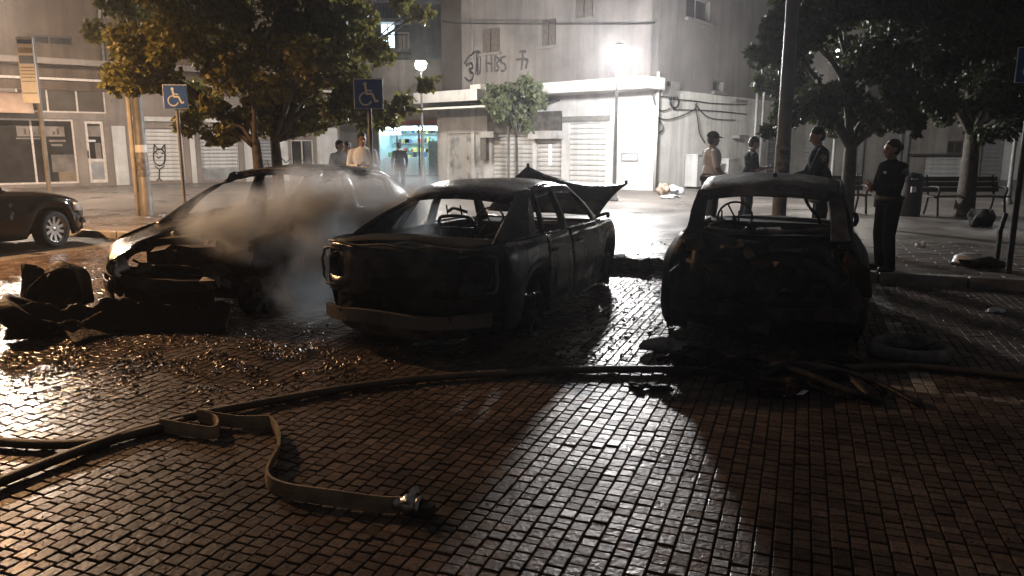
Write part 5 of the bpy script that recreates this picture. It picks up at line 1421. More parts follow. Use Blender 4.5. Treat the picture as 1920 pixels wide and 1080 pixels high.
g0 = G(1845, 503, ZP); sack(g0, (.24, .15, .035), CHAR, 'dark flattened cloth on the plaza edge by the right sign pole', 3, 'dark_cloth', 'rubbish')
g0 = G(1268, 364, ZP); sack(g0, (.22, .2, .17), PLASTICW, 'white rubbish heap at the foot of the side wall', 4, 'rubbish_heap', 'rubbish')
g0 = G(1243, 366, ZP); sack(g0, (.2, .2, .22), mat('carton', (.35, .26, .2), .8, var=.2), 'small brown carton beside the white rubbish heap', 5, 'carton', 'rubbish')
g0 = G(1255, 372, ZP); sack(g0, (.3, .15, .06), PLASTICW, 'flat white scrap in front of the rubbish heap', 6, 'paper_scrap', 'rubbish')
g0 = G(1727, 463, ZP); sack(g0, (.08, .06, .03), PLASTICW, 'small pale scrap on the plaza right of the bun-haired officer', 7, 'paper_scrap', 'rubbish')
g0 = G(1630, 500, ZP); sack(g0, (.13, .07, .06), BLUEBAG, 'crumpled pale blue wrapper at the bun-haired officer\'s feet', 8, 'plastic_wrapper', 'rubbish')
g0 = G(1866, 585); sack(g0, (.08, .06, .02), PLASTICW, 'tiny pale scrap on the setts at the right edge', 9, 'paper_scrap', 'rubbish')

# ================================================================ FIRE HOSES
def hose_tube(name, pts, r, m, label, flat=.75):
    q = smooth_path(pts, 8)
    mb = MB(); mb.tube(q, r, 10, flat=flat); o = mb.build(name, m); tag(o, label, 'fire hose'); return o
hz = .034
main = [G(-60, 925, hz), G(0, 903, hz), G(130, 852, hz), G(260, 806, hz), G(350, 782, hz), G(480, 757, hz), G(620, 732, hz), G(760, 713, hz), G(900, 702, hz), G(1060, 694, hz), G(1200, 692, hz), G(1330, 694, hz), G(1480, 697, hz), G(1600, 689, hz), G(1720, 688, hz), G(1850, 700, hz), G(1980, 716, hz)]
hose_tube('fire_hose', main, .036, HOSED, 'long dark fire hose running across the whole pavement behind the loose hose end')
br = [G(-60, 822, .03), G(0, 828, .03), G(80, 833, .03), G(180, 829, .03), G(280, 806, .03), G(345, 790, .03)]
hose_tube('fire_hose', br, .034, HOSED, 'short dark hose length entering from the left edge', .8)
# flat hose standing on its edge, ending in a coupling
def ribbon(mb, pts, h, th, lean):
    q = smooth_path(pts, 8); k = len(q); o = len(mb.v)
    for i, p in enumerate(q):
        t = (q[min(i+1, k-1)]-q[max(i-1, 0)]).normalized(); n = Vector((-t.y, t.x, 0)).normalized()
        w = .5+.5*math.sin(i*.37); ln = lean(i/(k-1))
        up_ = (Vector((0, 0, 1))*math.cos(ln)+n*math.sin(ln)).normalized(); nn = t.cross(up_).normalized()
        for (a_, b_) in ((0, -1), (.5, -1.5), (1, -1), (1, 1), (.5, 1.5), (0, 1)):
            mb.v.append(tuple(p+up_*(a_*h)+nn*(b_*th/2)))
    for i in range(k-1):
        for j in range(6): mb.face((o+i*6+j, o+i*6+(j+1) % 6, o+(i+1)*6+(j+1) % 6, o+(i+1)*6+j), 0, False)
    mb.face(range(o, o+6)); mb.face(range(o+(k-1)*6, o+k*6))
loose = empty('loose_fire_hose', G(520, 880), 0, 'flat tan fire hose end with metal coupling lying loose in the foreground', 'fire hose')
mb = MB()
path = [G(300, 808, .004), G(350, 818, .004), G(398, 824, .004), G(410, 815, .004), G(402, 799, .004), G(372, 789, .004), G(400, 796, .012), G(450, 803, .004), G(500, 802, .004), G(512, 806, .004), G(522, 828, .004), G(519, 856, .004), G(504, 884, .004), G(500, 905, .004), G(512, 922, .004), G(550, 936, .004), G(620, 948, .004), G(700, 960, .004), G(748, 962, .004)]
ribbon(mb, path, .078, .014, lambda t: .12*math.sin(t*22)+.1)
o = mb.build('hose_body', HOSE, loose); 
cpl = G(758, 962)
ax = (G(790, 972)-G(700, 960)).normalized(); Mx = Matrix((ax, Vector((-ax.y, ax.x, 0)), Vector((0, 0, 1)))).transposed()
k_ = MB(); k_.lathe([(.0, -.05), (.030, -.05), (.034, -.03), (.034, .0), (.046, .005), (.048, .035), (.040, .04), (.040, .06), (.028, .065), (.026, .03), (.0, .03)], (0, 0, .046), 'X', 20, M=Mx)
for sg in (-1, 1):
    a_ = R(55)*sg; k_.bar([Mx@Vector((.02, .04*math.sin(a_), .046+.04*math.cos(a_))), Mx@Vector((.03, .075*math.sin(a_), .046+.075*math.cos(a_))), Mx@Vector((.05, .08*math.sin(a_), .046+.085*math.cos(a_)))], .035, .014, Mx@Vector((1, 0, 0)))
k_.lathe([(.040, .066), (.044, .07), (.044, .085), (.030, .088), (.026, .07)], (0, 0, .046), 'X', 20, M=Mx)
o2 = k_.build('coupling', mat('coupling_aluminium', (.55, .53, .50), .3, .9, var=.15, vscale=20), loose)
attach(loose); o2.location = cpl
o3 = MB().box((0, 0, .03), (.09, .06, .05), rz=math.atan2(ax.y, ax.x)).build('coupling_clamp', POLED, loose); o3.matrix_parent_inverse = loose.matrix_basis.inverted(); o3.location = cpl+ax*.10

# ================================================================ WRECKAGE ON THE GROUND
def sheet_piece(name, rows, m, label, amp=.03, sc=4, seed=1, solid=.012, cat='wreckage', loc=None):
    mb = MB().grid(rows).crumple(amp, sc, seed)
    c = loc if loc is not None else rows[0][0]
    c = Vector((c[0], c[1], 0)); mb.v = [(v[0]-c.x, v[1]-c.y, max(v[2], .012)) for v in mb.v]
    o = mb.build(name, m, solid=solid); o.location = c; tag(o, label, cat); return o
# wheel-arch liner standing in front of the smoking hatchback
b0 = G(100, 615)
rows = []
ux, vy = UX, VX
for i in range(19):
    a_ = math.pi*(i/18); row = []
    for j in range(7):
        f = j/6; rr_ = .30+.02*math.sin(3*a_+j)
        p = b0+Vector((-.05, .35, 0))+Vector((rr_*math.cos(a_)*.86, -.22*f+.10*math.sin(a_), .18+rr_*1.30*math.sin(a_)*(1-.06*math.cos(a_))*(1-.12*f)))
        row.append(p)
    rows.append(row)
sheet_piece('wheel_arch_liner', rows, CHAR, 'charred wheel arch liner standing upright at the left', .03, 5, 2)
rows = [[b0+Vector((-.05, .33, 0))+Vector((.29*f*math.cos(a_)*.86, .10*math.sin(a_)-.10*(1-f), .18+.29*f*1.30*math.sin(a_))) for f in [j/6 for j in range(7)]] for a_ in [math.pi*i/18 for i in range(19)]]
sheet_piece('liner_backing', rows, CHAR, 'charred panel closing the upright wheel arch liner', .03, 5, 4)
wheel0 = empty('fallen_rim_and_tyre', G(60, 628), .4, 'charred wheel lying tilted under the arch liner at far left', 'wreckage')
MB().lathe([(.20, -.08), (.27, -.09), (.29, -.03), (.29, .03), (.27, .09), (.20, .08), (.18, 0), (.20, -.08)], (0, 0, .16), 'Z', 24, M=Matrix.Rotation(.55, 3, 'Y')).crumple(.03, 6, 3).build('tyre_remains', CHAR, wheel0)
MB().lathe([(.0, .02), (.08, .03), (.19, .05), (.20, -.05)], (0, 0, .16), 'Z', 18, M=Matrix.Rotation(.55, 3, 'Y')).build('rim', BURNT, wheel0)
# jagged bumper cover fragment and long front cover
def strip(p_from, p_to, hfun, n=24, m=6, back=.16, bow=.15):
    rows = []; d = (p_to-p_from)
    nrm = Vector((-d.y, d.x, 0)).normalized()
    for i in range(n+1):
        t = i/n; row = []; h = hfun(t)
        for j in range(m+1):
            f = j/m; row.append(p_from+d*t+nrm*(bow*math.sin(math.pi*t)+back*math.sin(f*1.4))+Vector((0, 0, .01+h*f)))
        rows.append(row)
    return rows
jag = lambda base, amp, sd: (lambda t: max(.03, base+amp*noise.noise(Vector((t*6, sd, 0)))+.5*amp*noise.noise(Vector((t*17, sd, 2)))))
sheet_piece('bumper_cover', strip(G(5, 640), G(420, 628), jag(.24, .12, 1.0), 40, 7, .25, .12), CHAR, 'long charred bumper cover fallen before the smoking hatchback', .04, 4, 3)
sheet_piece('grille_panel', strip(G(30, 600), G(150, 620), lambda t: max(.08, .52-.5*t+.1*math.sin(t*9)), 16, 6, .12, .08), CHAR, 'jagged charred panel at the far left of the wreckage', .04, 5, 5)
sheet_piece('underbody_tray', strip(G(150, 650), G(330, 612), jag(.16, .07, 4.0), 24, 6, .35, .05), CHAR, 'charred tray on the ground below the smoking hatchback nose', .04, 4, 6)
rows = [[G(1195+95*s_+10*t, 662-20*math.sin(s_*2)*t+10*t, .0)+Vector((0, .14*t, .02+.09*math.sin(math.pi*t)*(.6+.4*math.sin(s_*5)))) for t in [k/6 for k in range(7)]] for s_ in [k/12 for k in range(13)]]
sheet_piece('pale_panel_fragment', rows, mat('pale_sheet', (.33, .32, .31), .4, .2, color2=(.06, .055, .05), vscale=6, thresh=(.5, .75)), 'pale crumpled panel fragment at the left rear of the rightmost car', .03, 7, 2)
rndp = random.Random(11)
for k, (px_, py_, w_, d_, h_, m_, lab) in enumerate((
    (1330, 690, .55, .30, .13, CHAR, 'charred heap on the hose behind the rightmost car, left part'),
    (1410, 712, .55, .30, .12, CHAR, 'charred heap on the hose behind the rightmost car, right part'),
    (1452, 738, .34, .20, .10, RUST, 'shiny-edged burnt lump in front of the hose'),
    (1220, 728, .30, .10, .03, CHAR, 'flat cluster of burnt crumbs on the lit setts'),
    (1190, 508, 1.05, .30, .20, CHAR, 'charred bumper remains at the kerb beside the sedan nose'),
    (1550, 683, .45, .18, .08, CHAR, 'burnt strip lying along the hose near the tyre'))):
    b_ = G(px_, py_, .0 if py_ > 510 else .0)
    mb = MB()
    for q in range(14):
        s3 = (w_*rndp.uniform(.18, .45), d_*rndp.uniform(.2, .6), h_*rndp.uniform(.3, .8))
        mb.box((rndp.uniform(-.42, .42)*w_, rndp.uniform(-.4, .4)*d_, s3[2]/2+rndp.uniform(0, .35)*h_), s3, rot=Matrix.Rotation(rndp.uniform(0, 3), 3, 'Z')@Matrix.Rotation(rndp.uniform(-.4, .4), 3, 'X'))
    mb.crumple(.05*w_, 7, k); mb.v = [(v[0], v[1], max(.004, v[2])) for v in mb.v]
    o = mb.build('burnt_debris', m_); o.location = b_; o.rotation_euler = (0, 0, -.25); tag(o, lab, 'wreckage', 'heaps of burnt debris')
for k, (px_, py_, lab) in enumerate(((1478, 750, 'left bright metal shard before the burnt lump'), (1503, 748, 'right bright metal shard before the burnt lump'))):
    mb = MB(); mb.prism([(-.045, -.015, .03), (.0, -.02, .032), (.05, .01, .05), (.02, .03, .05)], (0, 0, .006)); o = mb.build('metal_shard', CHROME); o.location = G(px_, py_); tag(o, lab, 'shard', 'bright metal shards')
fr_ = empty('twisted_frame', G(1400, 716), -.3, 'twisted burnt frame rods lying over the hose behind the rightmost car', 'wreckage')
rf_ = random.Random(31)
for k in range(11):
    x0, y0 = rf_.uniform(-.5, .3), rf_.uniform(-.18, .22)
    MB().tube(smooth_path([(x0, y0, .03), (x0+rf_.uniform(.1, .3), y0+rf_.uniform(-.1, .1), rf_.uniform(.06, .20)), (x0+rf_.uniform(.35, .6), y0+rf_.uniform(-.2, .15), rf_.uniform(.03, .14)), (x0+rf_.uniform(.6, .85), y0+rf_.uniform(-.3, .1), .025)], 4), rf_.uniform(.010, .028), 6).build('bent_rod', rf_.choice((BURNT, CHAR, CHAR, BURNT)), fr_)
for k in range(6):
    MB().grid([[Vector((x_*.3, y_*.2, .06*math.sin(3*x_+k)+.04*math.cos(4*y_))) for x_ in [q/4 for q in range(5)]] for y_ in [q/4 for q in range(5)]]).crumple(.05, 6, k).build('torn_sheet', rf_.choice((BURNT, CHAR, CHAR)), fr_, solid=.006)
for k, o_ in enumerate([q for q in fr_.children if q.name.startswith('torn_sheet')]):
    o_.location = (-.5+.19*k, rf_.uniform(-.15, .15), .09); o_.rotation_euler = (rf_.uniform(-.4, .4), rf_.uniform(-.3, .3), rf_.uniform(0, 3))
# burnt tyre ring
tr_ = empty('fallen_tyre_ring', G(1702, 668), .2, 'burnt-out tyre ring lying flat behind the rightmost car', 'tyre')
MB().lathe([(.235, .02), (.26, .005), (.30, .01), (.315, .05), (.31, .10), (.285, .125), (.25, .12), (.235, .09), (.235, .02)], (0, 0, 0), 'Z', 36).crumple(.022, 6, 4).build('tyre_carcass', mat('ashen_rubber', (.05, .048, .046), .75, color2=(.24, .23, .22), vscale=9, bump=.5), tr_)
for k in range(5):
    a_ = k*1.3; MB().tube(smooth_path([(.25*math.cos(a_), .25*math.sin(a_), .10), (.12*math.cos(a_+.6), .12*math.sin(a_+.6), .03), (.30*math.cos(a_+.9), .30*math.sin(a_+.9), .02)], 4), .006, 5).build('steel_cord', BURNT, tr_)
# scattered shards and soot crumbs
def scatter(name, n, region, size, m, label, seed, kind='stuff', tilt=.5, z0=0.0):
    rg = np.random.RandomState(seed); mb = MB(); c = 0
    while c < n:
        p = region(rg)
        if p is None: continue
        L = size*rg.uniform(.4, 1.5); w = L*rg.uniform(.3, .8); a_ = rg.uniform(0, 6.3); tx, ty = rg.normal(0, tilt), rg.normal(0, tilt)
        M = Matrix.Rotation(a_, 3, 'Z')@Matrix.Rotation(tx, 3, 'X')@Matrix.Rotation(ty, 3, 'Y')
        zz = z0+abs(math.sin(tx))*w*.4+abs(math.sin(ty))*L*.4+.002
        pts = [Vector((L/2, 0, 0)), Vector((rg.uniform(-.2, .2)*L, w/2, 0)), Vector((-L/2, rg.uniform(-.2, .2)*w, 0)), Vector((rg.uniform(-.2, .2)*L, -w/2, 0))]
        pts = [M@q+Vector((p[0], p[1], zz)) for q in pts]
        o = len(mb.v); mb.v.extend([tuple(q) for q in pts]); mb.v.append(tuple(sum(pts, Vector())/4+Vector((0, 0, .25*w*rg.rand()+.003))))
        for j in range(4): mb.face((o+j, o+(j+1) % 4, o+4))
        c += 1
    o = mb.build(name, m); tag(o, label, None, None, kind); return o
def reg_left(rg):
    x, y = rg.uniform(10, 900), rg.uniform(600, 765)
    if noise.noise(Vector((x*.018, y*.04, 5))) < -.08: return None
    dens = math.exp(-((y-665)/55)**2)*(1 if x < 560 else math.exp(-((x-560)/170)**2))
    if rg.rand() > dens: return None
    q = G(x, y); return (q.x, q.y)
WETLEAF = mat('wet_shards', (.030, .018, .012), .36, 0, .45, color2=(.12, .07, .045), vscale=6)
scatter('soot_flakes', 3600, reg_left, .036, WETLEAF, 'wet flakes of burnt debris over the setts', 5, tilt=.35)
def reg_mid(rg):
    q = UV(rg.uniform(-2.05, -1.15), rg.uniform(5.6, 10.3)); return (q.x, q.y)
scatter('soot_flakes', 900, reg_mid, .04, CHAR, 'burnt crumbs between the sedan and the rightmost car', 6, tilt=.4)
def reg_pl(rg):
    q = UV(rg.uniform(-2.6, 1.0), VK+.3+abs(rg.normal(0, 1.4))); return (q.x, q.y)
scatter('soot_flakes', 150, reg_pl, .06, CHAR, 'burnt crumbs on the plaza beyond the kerb', 7, tilt=.3, z0=ZP)
def reg_all(rg):
    q = G(rg.uniform(0, 1920), rg.uniform(720, 1075)); return (q.x, q.y)
scatter('soot_flakes', 420, reg_all, .014, CHAR, 'sparse soot specks over the foreground setts', 8, tilt=.3)

# ================================================================ PEOPLE
class Body:
    def __init__(s): s.mb = MB(); s.el = []
    def cap(s, a, b, ra, rb, m):
        a, b = Vector(a), Vector(b); n = 12
        ax = (b-a); L = ax.length; t = ax.normalized() if L > 1e-6 else Vector((0, 0, 1))
        u_ = t.orthogonal().normalized(); w_ = t.cross(u_); rings = []
        for k in range(5): ph = -math.pi/2+math.pi/2*k/4; rings.append((a+t*(ra*math.sin(ph)), ra*math.cos(ph)))
        for k in range(5): ph = math.pi/2*k/4; rings.append((b+t*(rb*math.sin(ph)), rb*math.cos(ph)))
        rows = [[c+u_*(max(r_, .0008)*math.cos(2*math.pi*j/n))+w_*(max(r_, .0008)*math.sin(2*math.pi*j/n)) for j in range(n)]+[c+u_*max(r_, .0008)] for c, r_ in rings]
        s.mb.grid(rows); o = len(s.mb.v)
        s.mb.add(rows[0][:n], [tuple(range(n))]); s.mb.add(rows[-1][:n], [tuple(reversed(range(n)))])
        s.el.append(('c', np.array(a), np.array(b), ra, rb, m)); return s
    def ell(s, c, r, m, M=None):
        s.mb.ball(c, r, 16, 12, M=M); Mi = np.array((M.inverted() if M is not None else Matrix.Identity(3)))
        s.el.append(('e', np.array(Vector(c)), np.array(r), Mi, None, m)); return s
    def build(s, name, mats, parent, voxel=.011, origin=None):
        me = bpy.data.meshes.new('tmp'); me.from_pydata(s.mb.v, [], s.mb.f); me.update()
        bm = bmesh.new(); bm.from_mesh(me); bmesh.ops.remove_doubles(bm, verts=bm.verts, dist=.0002); bmesh.ops.recalc_face_normals(bm, faces=bm.faces); bm.to_mesh(me); bm.free()
        t = bpy.data.objects.new('tmp', me); col.objects.link(t)
        md = t.modifiers.new('r', 'REMESH'); md.mode = 'VOXEL'; md.voxel_size = voxel
        sm_ = t.modifiers.new('s', 'SMOOTH'); sm_.factor = .5; sm_.iterations = 3
        dg = bpy.context.evaluated_depsgraph_get(); ev = t.evaluated_get(dg)
        out = bpy.data.meshes.new_from_object(ev, depsgraph=dg); bpy.data.objects.remove(t); bpy.data.meshes.remove(me)
        n = len(out.polygons); cen = np.empty(n*3); out.polygons.foreach_get('center', cen); cen = cen.reshape(-1, 3)
        best = np.full(n, 1e9); mi = np.zeros(n, int)
        for e in s.el:
            if e[0] == 'c':
                a_, b_, ra, rb, m = e[1:]; ab = b_-a_; tt = np.clip(((cen-a_)@ab)/max(ab@ab, 1e-9), 0, 1)
                d = np.linalg.norm(cen-(a_+tt[:, None]*ab), axis=1)-(ra+(rb-ra)*tt)
            else:
                c_, r_, Mi, _, m = e[1:]; q = (cen-c_)@Mi.T; k0 = np.linalg.norm(q/r_, axis=1); d = (k0-1)*np.min(r_)
            w = d < best; best[w] = d[w]; mi[w] = m
        for x in mats: out.materials.append(x)
        out.polygons.foreach_set('material_index', mi.astype(np.int32)); out.polygons.foreach_set('use_smooth', np.ones(n, bool))
        out.name = name; o = bpy.data.objects.new(name, out); col.objects.link(o); o.parent = parent; return o
def hand(b, wrist, d, palm_n, side, m, curl=.6, size=1.0):
    """palm + four unequal fingers and a thumb, d = pointing direction, palm_n = palm normal"""
    w = Vector(wrist); d = Vector(d).normalized(); pn = Vector(palm_n); pn = (pn-d*pn.dot(d)).normalized(); sd = d.cross(pn)*side
    k = size; base = w+d*.085*k
    b.cap(w+d*.015*k-sd*.012*k, base-sd*.02*k, .024*k, .020*k, m); b.cap(w+d*.015*k+sd*.012*k, base+sd*.02*k, .024*k, .020*k, m)
    for i, (L, off) in enumerate(((.070, -.031), (.080, -.011), (.074, .010), (.056, .030))):
        p0 = base+sd*off*k; a1 = curl*.5; p1 = p0+(d*math.cos(a1)+pn*math.sin(a1))*L*.5*k; a2 = curl*1.3
        p2 = p1+(d*math.cos(a2)+pn*math.sin(a2))*L*.5*k
        b.cap(p0, p1, .0105*k, .0098*k, m); b.cap(p1, p2, .0098*k, .0085*k, m)
    t0 = w+d*.03*k-sd*.03*k; t1 = t0+(d*.6-sd*.75+pn*.25).normalized()*.04*k; t2 = t1+(d*.9-sd*.2+pn*.35).normalized()*.035*k
    b.cap(t0, t1, .0135*k, .0115*k, m); b.cap(t1, t2, .0115*k, .009*k, m)
def person(px, Y, label, H=1.75, facing=0.0, top=TEEW, legs=JEANS, arms='down', girth=1.0, lean=0.0, head_yaw=0.0, head_pitch=0.0, cap=False, hair='short', sleeves=False, z=ZP, group='bystanders and officers', base=None, patch=False, phone=False, voxel=.011, stride=.0, vest=False):
    """local frame: +x is where the person faces, +z up; facing = world angle of +x"""
    loc = base if base is not None else at(px, Y, z)
    root = empty('person', loc, facing, label, 'person', group)
    k = H/1.75; g = girth; b = Body(); SK, TP, LG, SH = 0, 1, 2, 3
    def V_(x, y, z_): return Vector((x, y, z_))*k
    pel = V_(0, 0, .95); ch = V_(.02+lean*.45, 0, 1.30); nk = V_(.0+lean*.62, 0, 1.475)
    for s in (1, -1):
        hip = V_(0, s*.095, .92); kn = V_(.03+stride*s*.5, s*.105, .50); an = V_(-.02+stride*s, s*.115, .09)
        b.cap(hip, kn, .100*k*g**.8, .076*k*g**.6, LG); b.cap(kn, an, .076*k*g**.6, .064*k*g**.5, LG)
        b.cap(an+V_(-.04, 0, -.045), an+V_(.15, s*.02, -.052), .044*k, .038*k, SH)
        b.ell(an+V_(.02, 0, -.03), (.06*k, .048*k, .05*k), SH)
    b.ell(pel+V_(-.01, 0, .0), (.125*k*g, .175*k*g**.8, .13*k), LG)
    b.ell(V_(.02*g+lean*.15, 0, 1.08), (.122*k*g, .165*k*g, .16*k), TP)
    b.ell(V_(lean*.1, 0, .98), (.128*k*g, .176*k*g**.9, .07*k), TP)
    b.ell(ch, (.125*k*g**.8, .185*k*g**.6, .21*k), TP)
    b.ell(V_(-.035+lean*.5, 0, 1.38), (.09*k, .17*k, .10*k), TP)
    b.cap(V_(lean*.56-.01, -.15, 1.415), V_(lean*.56-.01, .15, 1.415), .062*k, .062*k, TP)
    b.cap(V_(lean*.58, -.06, 1.44), V_(lean*.58, .06, 1.44), .06*k, .06*k, TP)
    b.cap(nk+V_(-.015, 0, -.03), nk+V_(.02, 0, .07), .056*k, .052*k, SK)
    # head
    hc = nk+V_(.035, 0, .155); Hm = Matrix.Rotation(head_yaw, 3, 'Z')@Matrix.Rotation(head_pitch, 3, 'Y')
    def hp(x, y, z_): return hc+Hm@Vector((x, y, z_))*k
    HR = 4
    if hair != 'bald':
        b.ell(hp(-.024, 0, .040), (.098*k, .082*k, .095*k), HR, Hm); b.ell(hp(-.055, 0, -.005), (.062*k, .074*k, .085*k), HR, Hm)
        if hair == 'bun': b.ell(hp(-.125, 0, .02), (.048*k, .052*k, .052*k), HR, Hm); b.ell(hp(-.03, 0, .05), (.10*k, .084*k, .092*k), HR, Hm)
    b.ell(hp(.004, 0, .012), (.090*k, .074*k, .085*k), SK, Hm); b.ell(hp(.03, 0, -.05), (.062*k, .058*k, .068*k), SK, Hm)
    b.ell(hp(.045, 0, -.09), (.035*k, .038*k, .028*k), SK, Hm); b.cap(hp(.083, 0, .015), hp(.108, 0, -.025), .010*k, .016*k, SK)
    b.cap(hp(.070, -.03, .035), hp(.070, .03, .035), .017*k, .017*k, SK); b.cap(hp(.085, -.018, -.062), hp(.085, .018, -.062), .010*k, .010*k, SK)
    for s in (1, -1): b.ell(hp(-.01, s*.077, -.005), (.022*k, .010*k, .032*k), SK, Hm)
    # arms
    for s in (1, -1):
        sh = V_(lean*.55-.01, s*.19*g**.35, 1.40)
        if arms == 'down': el = V_(lean*.3-.04, s*.255*g**.6, 1.12); wr = V_(lean*.1+.06, s*.25*g**.6, .87); pn = (0, -s, 0)
        elif arms == 'phone': el = V_(lean*.5+.04, s*.25, 1.13); wr = V_(lean*.5+.25, s*.09, 1.17); pn = (0, 0, 1)
        elif arms == 'folded': el = V_(.05, s*.24, 1.13); wr = V_(.24, s*.03-.02, 1.13+.03*s); pn = (-.4, 0, .6)
        elif arms == 'front': el = V_(.02, s*.25, 1.12); wr = V_(.19, s*.12, 1.02); pn = (0, -s, .2)
        elif arms == 'reach': el = V_(lean*.5+.12, s*.24, 1.12); wr = V_(lean*.5+.36, s*.16, 1.06); pn = (0, 0, -1)
        elif arms == 'one_up':
            if s > 0: el = V_(.10, s*.25, 1.14); wr = V_(.20, s*.12, 1.32); pn = (0, -s, 0)
            else: el = V_(-.04, s*.25, 1.12); wr = V_(.05, s*.24, .87); pn = (0, -s, 0)
        am = TP if sleeves else SK
        mid = sh.lerp(el, .78)
        b.cap(sh, mid if not sleeves else el, .066*k*g**.4, .056*k*g**.3, TP)
        if not sleeves: b.cap(mid, el, .045*k, .042*k, SK)
        b.cap(el, wr, (.050 if sleeves else .042)*k, (.036 if sleeves else .030)*k, am)
        hand(b, wr, (wr-el), pn, s, SK, .7, k)
    body = b.build('body', [SKIN, top, legs, SHOE, HAIR], root, voxel)
    # eyes
    eb = MB()
    for s in (1, -1): eb.ball(hp(.079, s*.031, .012), .0115*k, 8, 6)
    eb.build('eyes', HAIR, root)
    if cap:
        cm = MB(); rows = []
        for i in range(7):
            ph = math.pi*.5*i/6; rows.append([hp(-.018+.106*math.sin(ph)*math.cos(a_), .089*math.sin(ph)*math.sin(a_), .048+.092*math.cos(ph)) for a_ in [2*math.pi*j/20 for j in range(21)]])
        cm.grid(rows); co = cm.build('cap', TEEB, root, solid=.008)
        bm_ = MB(); rows = []
        for t in [q/4 for q in range(5)]: rows.append([hp(.085+.085*t*math.cos(a_*.8), .080*math.sin(a_), .048-.018*t) for a_ in [-1.2+2.4*j/10 for j in range(11)]])
        bm_.grid(rows).build('cap_brim', TEEB, co, solid=.006)
    if patch:
        for s in (1, -1):
            pm_ = MB(); c_ = V_(lean*.5-.01, s*.258, 1.335); n_ = 14
            o_ = len(pm_.v); pm_.v.extend([tuple(c_+Vector((.048*math.cos(2*math.pi*j/n_), s*.012, .055*math.sin(2*math.pi*j/n_)))) for j in range(n_)]); pm_.face(range(o_, o_+n_))
            pm_.build('sleeve_patch', mat('patch_grey', (.30, .30, .33), .6, color2=(.09, .09, .13), vscale=40, thresh=(.45, .55)), root, solid=.006)
        MB().box(V_(.145, .07, 1.33), (.012, .06, .03)).build('chest_badge', mat('badge', (.35, .35, .36), .4, .3, var=.3), root)
        bl = MB(); bl.lathe([(1, -.028), (1.05, -.02), (1.05, .02), (1, .028)], (0, 0, 0), 'Z', 24); bl.v = [(v[0]*.135*k*g, v[1]*.183*k*g**.85, v[2]+.99*k) for v in bl.v]; bl.build('duty_belt', SHOE, root)
        MB().box(V_(.0, -.20*g, .93), (.10, .05, .16)).build('holster', SHOE, root)
    if phone:
        wr = V_(lean*.5+.345, 0, 1.20); MB().box(wr, (.10, .075, .010), rot=Matrix.Rotation(-.6, 3, 'Y')).build('held_phone', mat('phone_screen', (.05, .05, .05), .15, emit=(.8, .9, 1), estr=.6), root)
    return root
left_ = math.pi
person(0, 0, 'police officer in dark navy uniform with hair bun, standing right of the rightmost car', 1.66, left_+.12, UNIFORM, UNIFORM, 'folded', 1.16, 0, 0.0, .04, hair='bun', sleeves=True, base=G(1655, 507, ZP), patch=True, voxel=.0085)
person(1548, 11.2, 'police officer in dark uniform leaning directly behind the rightmost car roof', 1.86, left_-.25, UNIFORM, UNIFORM, 'reach', 1.16, .16, .3, .35, sleeves=True, patch=True, voxel=.01)
person(1333, 14.2, 'heavy person in white T-shirt and black cap before the pale wall', 1.84, .12, TEEW, JEANS, 'front', 1.34, 0, 0, .05, cap=True)
person(1402, 14.6, 'person in black T-shirt looking down at a phone', 1.76, .05, TEEB, JEANS, 'phone', 1.02, .12, 0, .45, phone=True)
person(680, 14.6, 'person in white shirt standing behind the smoking hatchback', 1.84, -1.35, TEEW, JEANS, 'phone', 1.08, .03, .15, .1, sleeves=True)
person(637, 17.0, 'left of two people in dark clothes behind the smoking hatchback', 1.72, -.6, TEEB, JEANS, 'down', 1.05, 0, .3, 0, sleeves=True)
person(653, 17.8, 'right of two people in dark clothes behind the smoking hatchback', 1.70, -2.6, TEEB, JEANS, 'down', .98, 0, 0, 0, sleeves=True)
person(749, 27.0, 'dark silhouetted person walking before the blue-lit shop', 1.72, 1.9, TEEB, JEANS, 'down', 1.05, 0, 0, 0, sleeves=True, stride=.12)

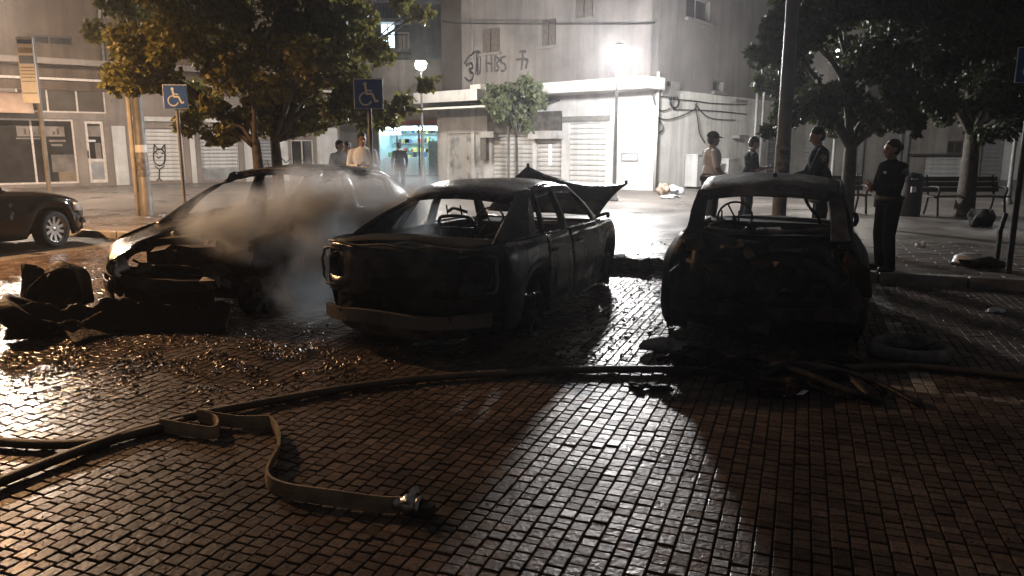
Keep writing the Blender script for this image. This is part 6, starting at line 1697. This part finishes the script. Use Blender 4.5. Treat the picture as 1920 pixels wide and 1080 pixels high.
# ================================================================ SMOKE AND AIR
def smoke_mat(name, dens, scale, seed, thresh=.42, aniso=.45, color=(.86, .93, 1.0)):
    m = bpy.data.materials.new(name); m.use_nodes = True; nt = m.node_tree; L = nt.links
    for n_ in list(nt.nodes):
        if n_.type == 'BSDF_PRINCIPLED': nt.nodes.remove(n_)
    out = nt.nodes['Material Output']; pv_ = nt.nodes.new('ShaderNodeVolumePrincipled'); L.new(pv_.outputs[0], out.inputs['Volume'])
    pv_.inputs['Color'].default_value = (*color, 1); pv_.inputs['Anisotropy'].default_value = aniso
    tc = nt.nodes.new('ShaderNodeTexCoord'); ln = nt.nodes.new('ShaderNodeVectorMath'); ln.operation = 'LENGTH'; L.new(tc.outputs['Object'], ln.inputs[0])
    fo = nt.nodes.new('ShaderNodeMapRange'); fo.interpolation_type = 'SMOOTHSTEP'; fo.inputs['From Min'].default_value = .25; fo.inputs['From Max'].default_value = 1.0; fo.inputs['To Min'].default_value = 1; fo.inputs['To Max'].default_value = 0
    L.new(ln.outputs['Value'], fo.inputs['Value'])
    geo = nt.nodes.new('ShaderNodeNewGeometry'); mp = nt.nodes.new('ShaderNodeVectorMath'); mp.operation = 'ADD'; mp.inputs[1].default_value = (seed, seed*.7, -seed); L.new(geo.outputs['Position'], mp.inputs[0])
    nz = nt.nodes.new('ShaderNodeTexNoise'); nz.inputs['Scale'].default_value = scale; nz.inputs['Detail'].default_value = 4.5; nz.inputs['Distortion'].default_value = 1.1; L.new(mp.outputs[0], nz.inputs['Vector'])
    nr = nt.nodes.new('ShaderNodeMapRange'); nr.inputs['From Min'].default_value = thresh; nr.inputs['From Max'].default_value = .75; L.new(nz.outputs['Fac'], nr.inputs['Value'])
    mu = nt.nodes.new('ShaderNodeMath'); mu.operation = 'MULTIPLY'; L.new(fo.outputs[0], mu.inputs[0]); L.new(nr.outputs[0], mu.inputs[1])
    m2 = nt.nodes.new('ShaderNodeMath'); m2.operation = 'MULTIPLY'; m2.inputs[1].default_value = dens; L.new(mu.outputs[0], m2.inputs[0]); L.new(m2.outputs[0], pv_.inputs['Density'])
    return m
def smoke(c, r, dens, scale, seed, label, **kw):
    o = MB().ball((0, 0, 0), 1.0, 20, 14).build('smoke', smoke_mat('smoke_%d' % int(seed*10), dens, scale, seed, **kw)); o.location = c; o.scale = r
    o.rotation_euler = (0, 0, -.2); tag(o, label, None, None, 'stuff'); return o
smoke(P(668, 385, 7.75), (1.15, .7, .66), 19, 1.7, 1.3, 'pale smoke drifting between the hatchback and the sedan')
smoke(P(470, 420, 7.3), (.95, .6, .45), 8, 2.1, 4.1, 'brownish smoke over the burnt engine bay')
smoke(P(590, 520, 7.0), (.60, .5, .55), 6, 2.0, 7.7, 'thin smoke low between the hatchback and the sedan')

hzb = MB().box((0, 20, 5.9), (330, 330, 13.9)).build('haze', None)
hzb.data.materials.clear()
hm = bpy.data.materials.new('haze_air'); hm.use_nodes = True
for n_ in list(hm.node_tree.nodes):
    if n_.type == 'BSDF_PRINCIPLED': hm.node_tree.nodes.remove(n_)
pvh = hm.node_tree.nodes.new('ShaderNodeVolumePrincipled'); pvh.inputs['Color'].default_value = (.85, .86, .9, 1); pvh.inputs['Density'].default_value = .0015; pvh.inputs['Anisotropy'].default_value = .72
hm.node_tree.links.new(pvh.outputs[0], hm.node_tree.nodes['Material Output'].inputs['Volume']); hzb.data.materials.append(hm)
tag(hzb, kind='stuff')
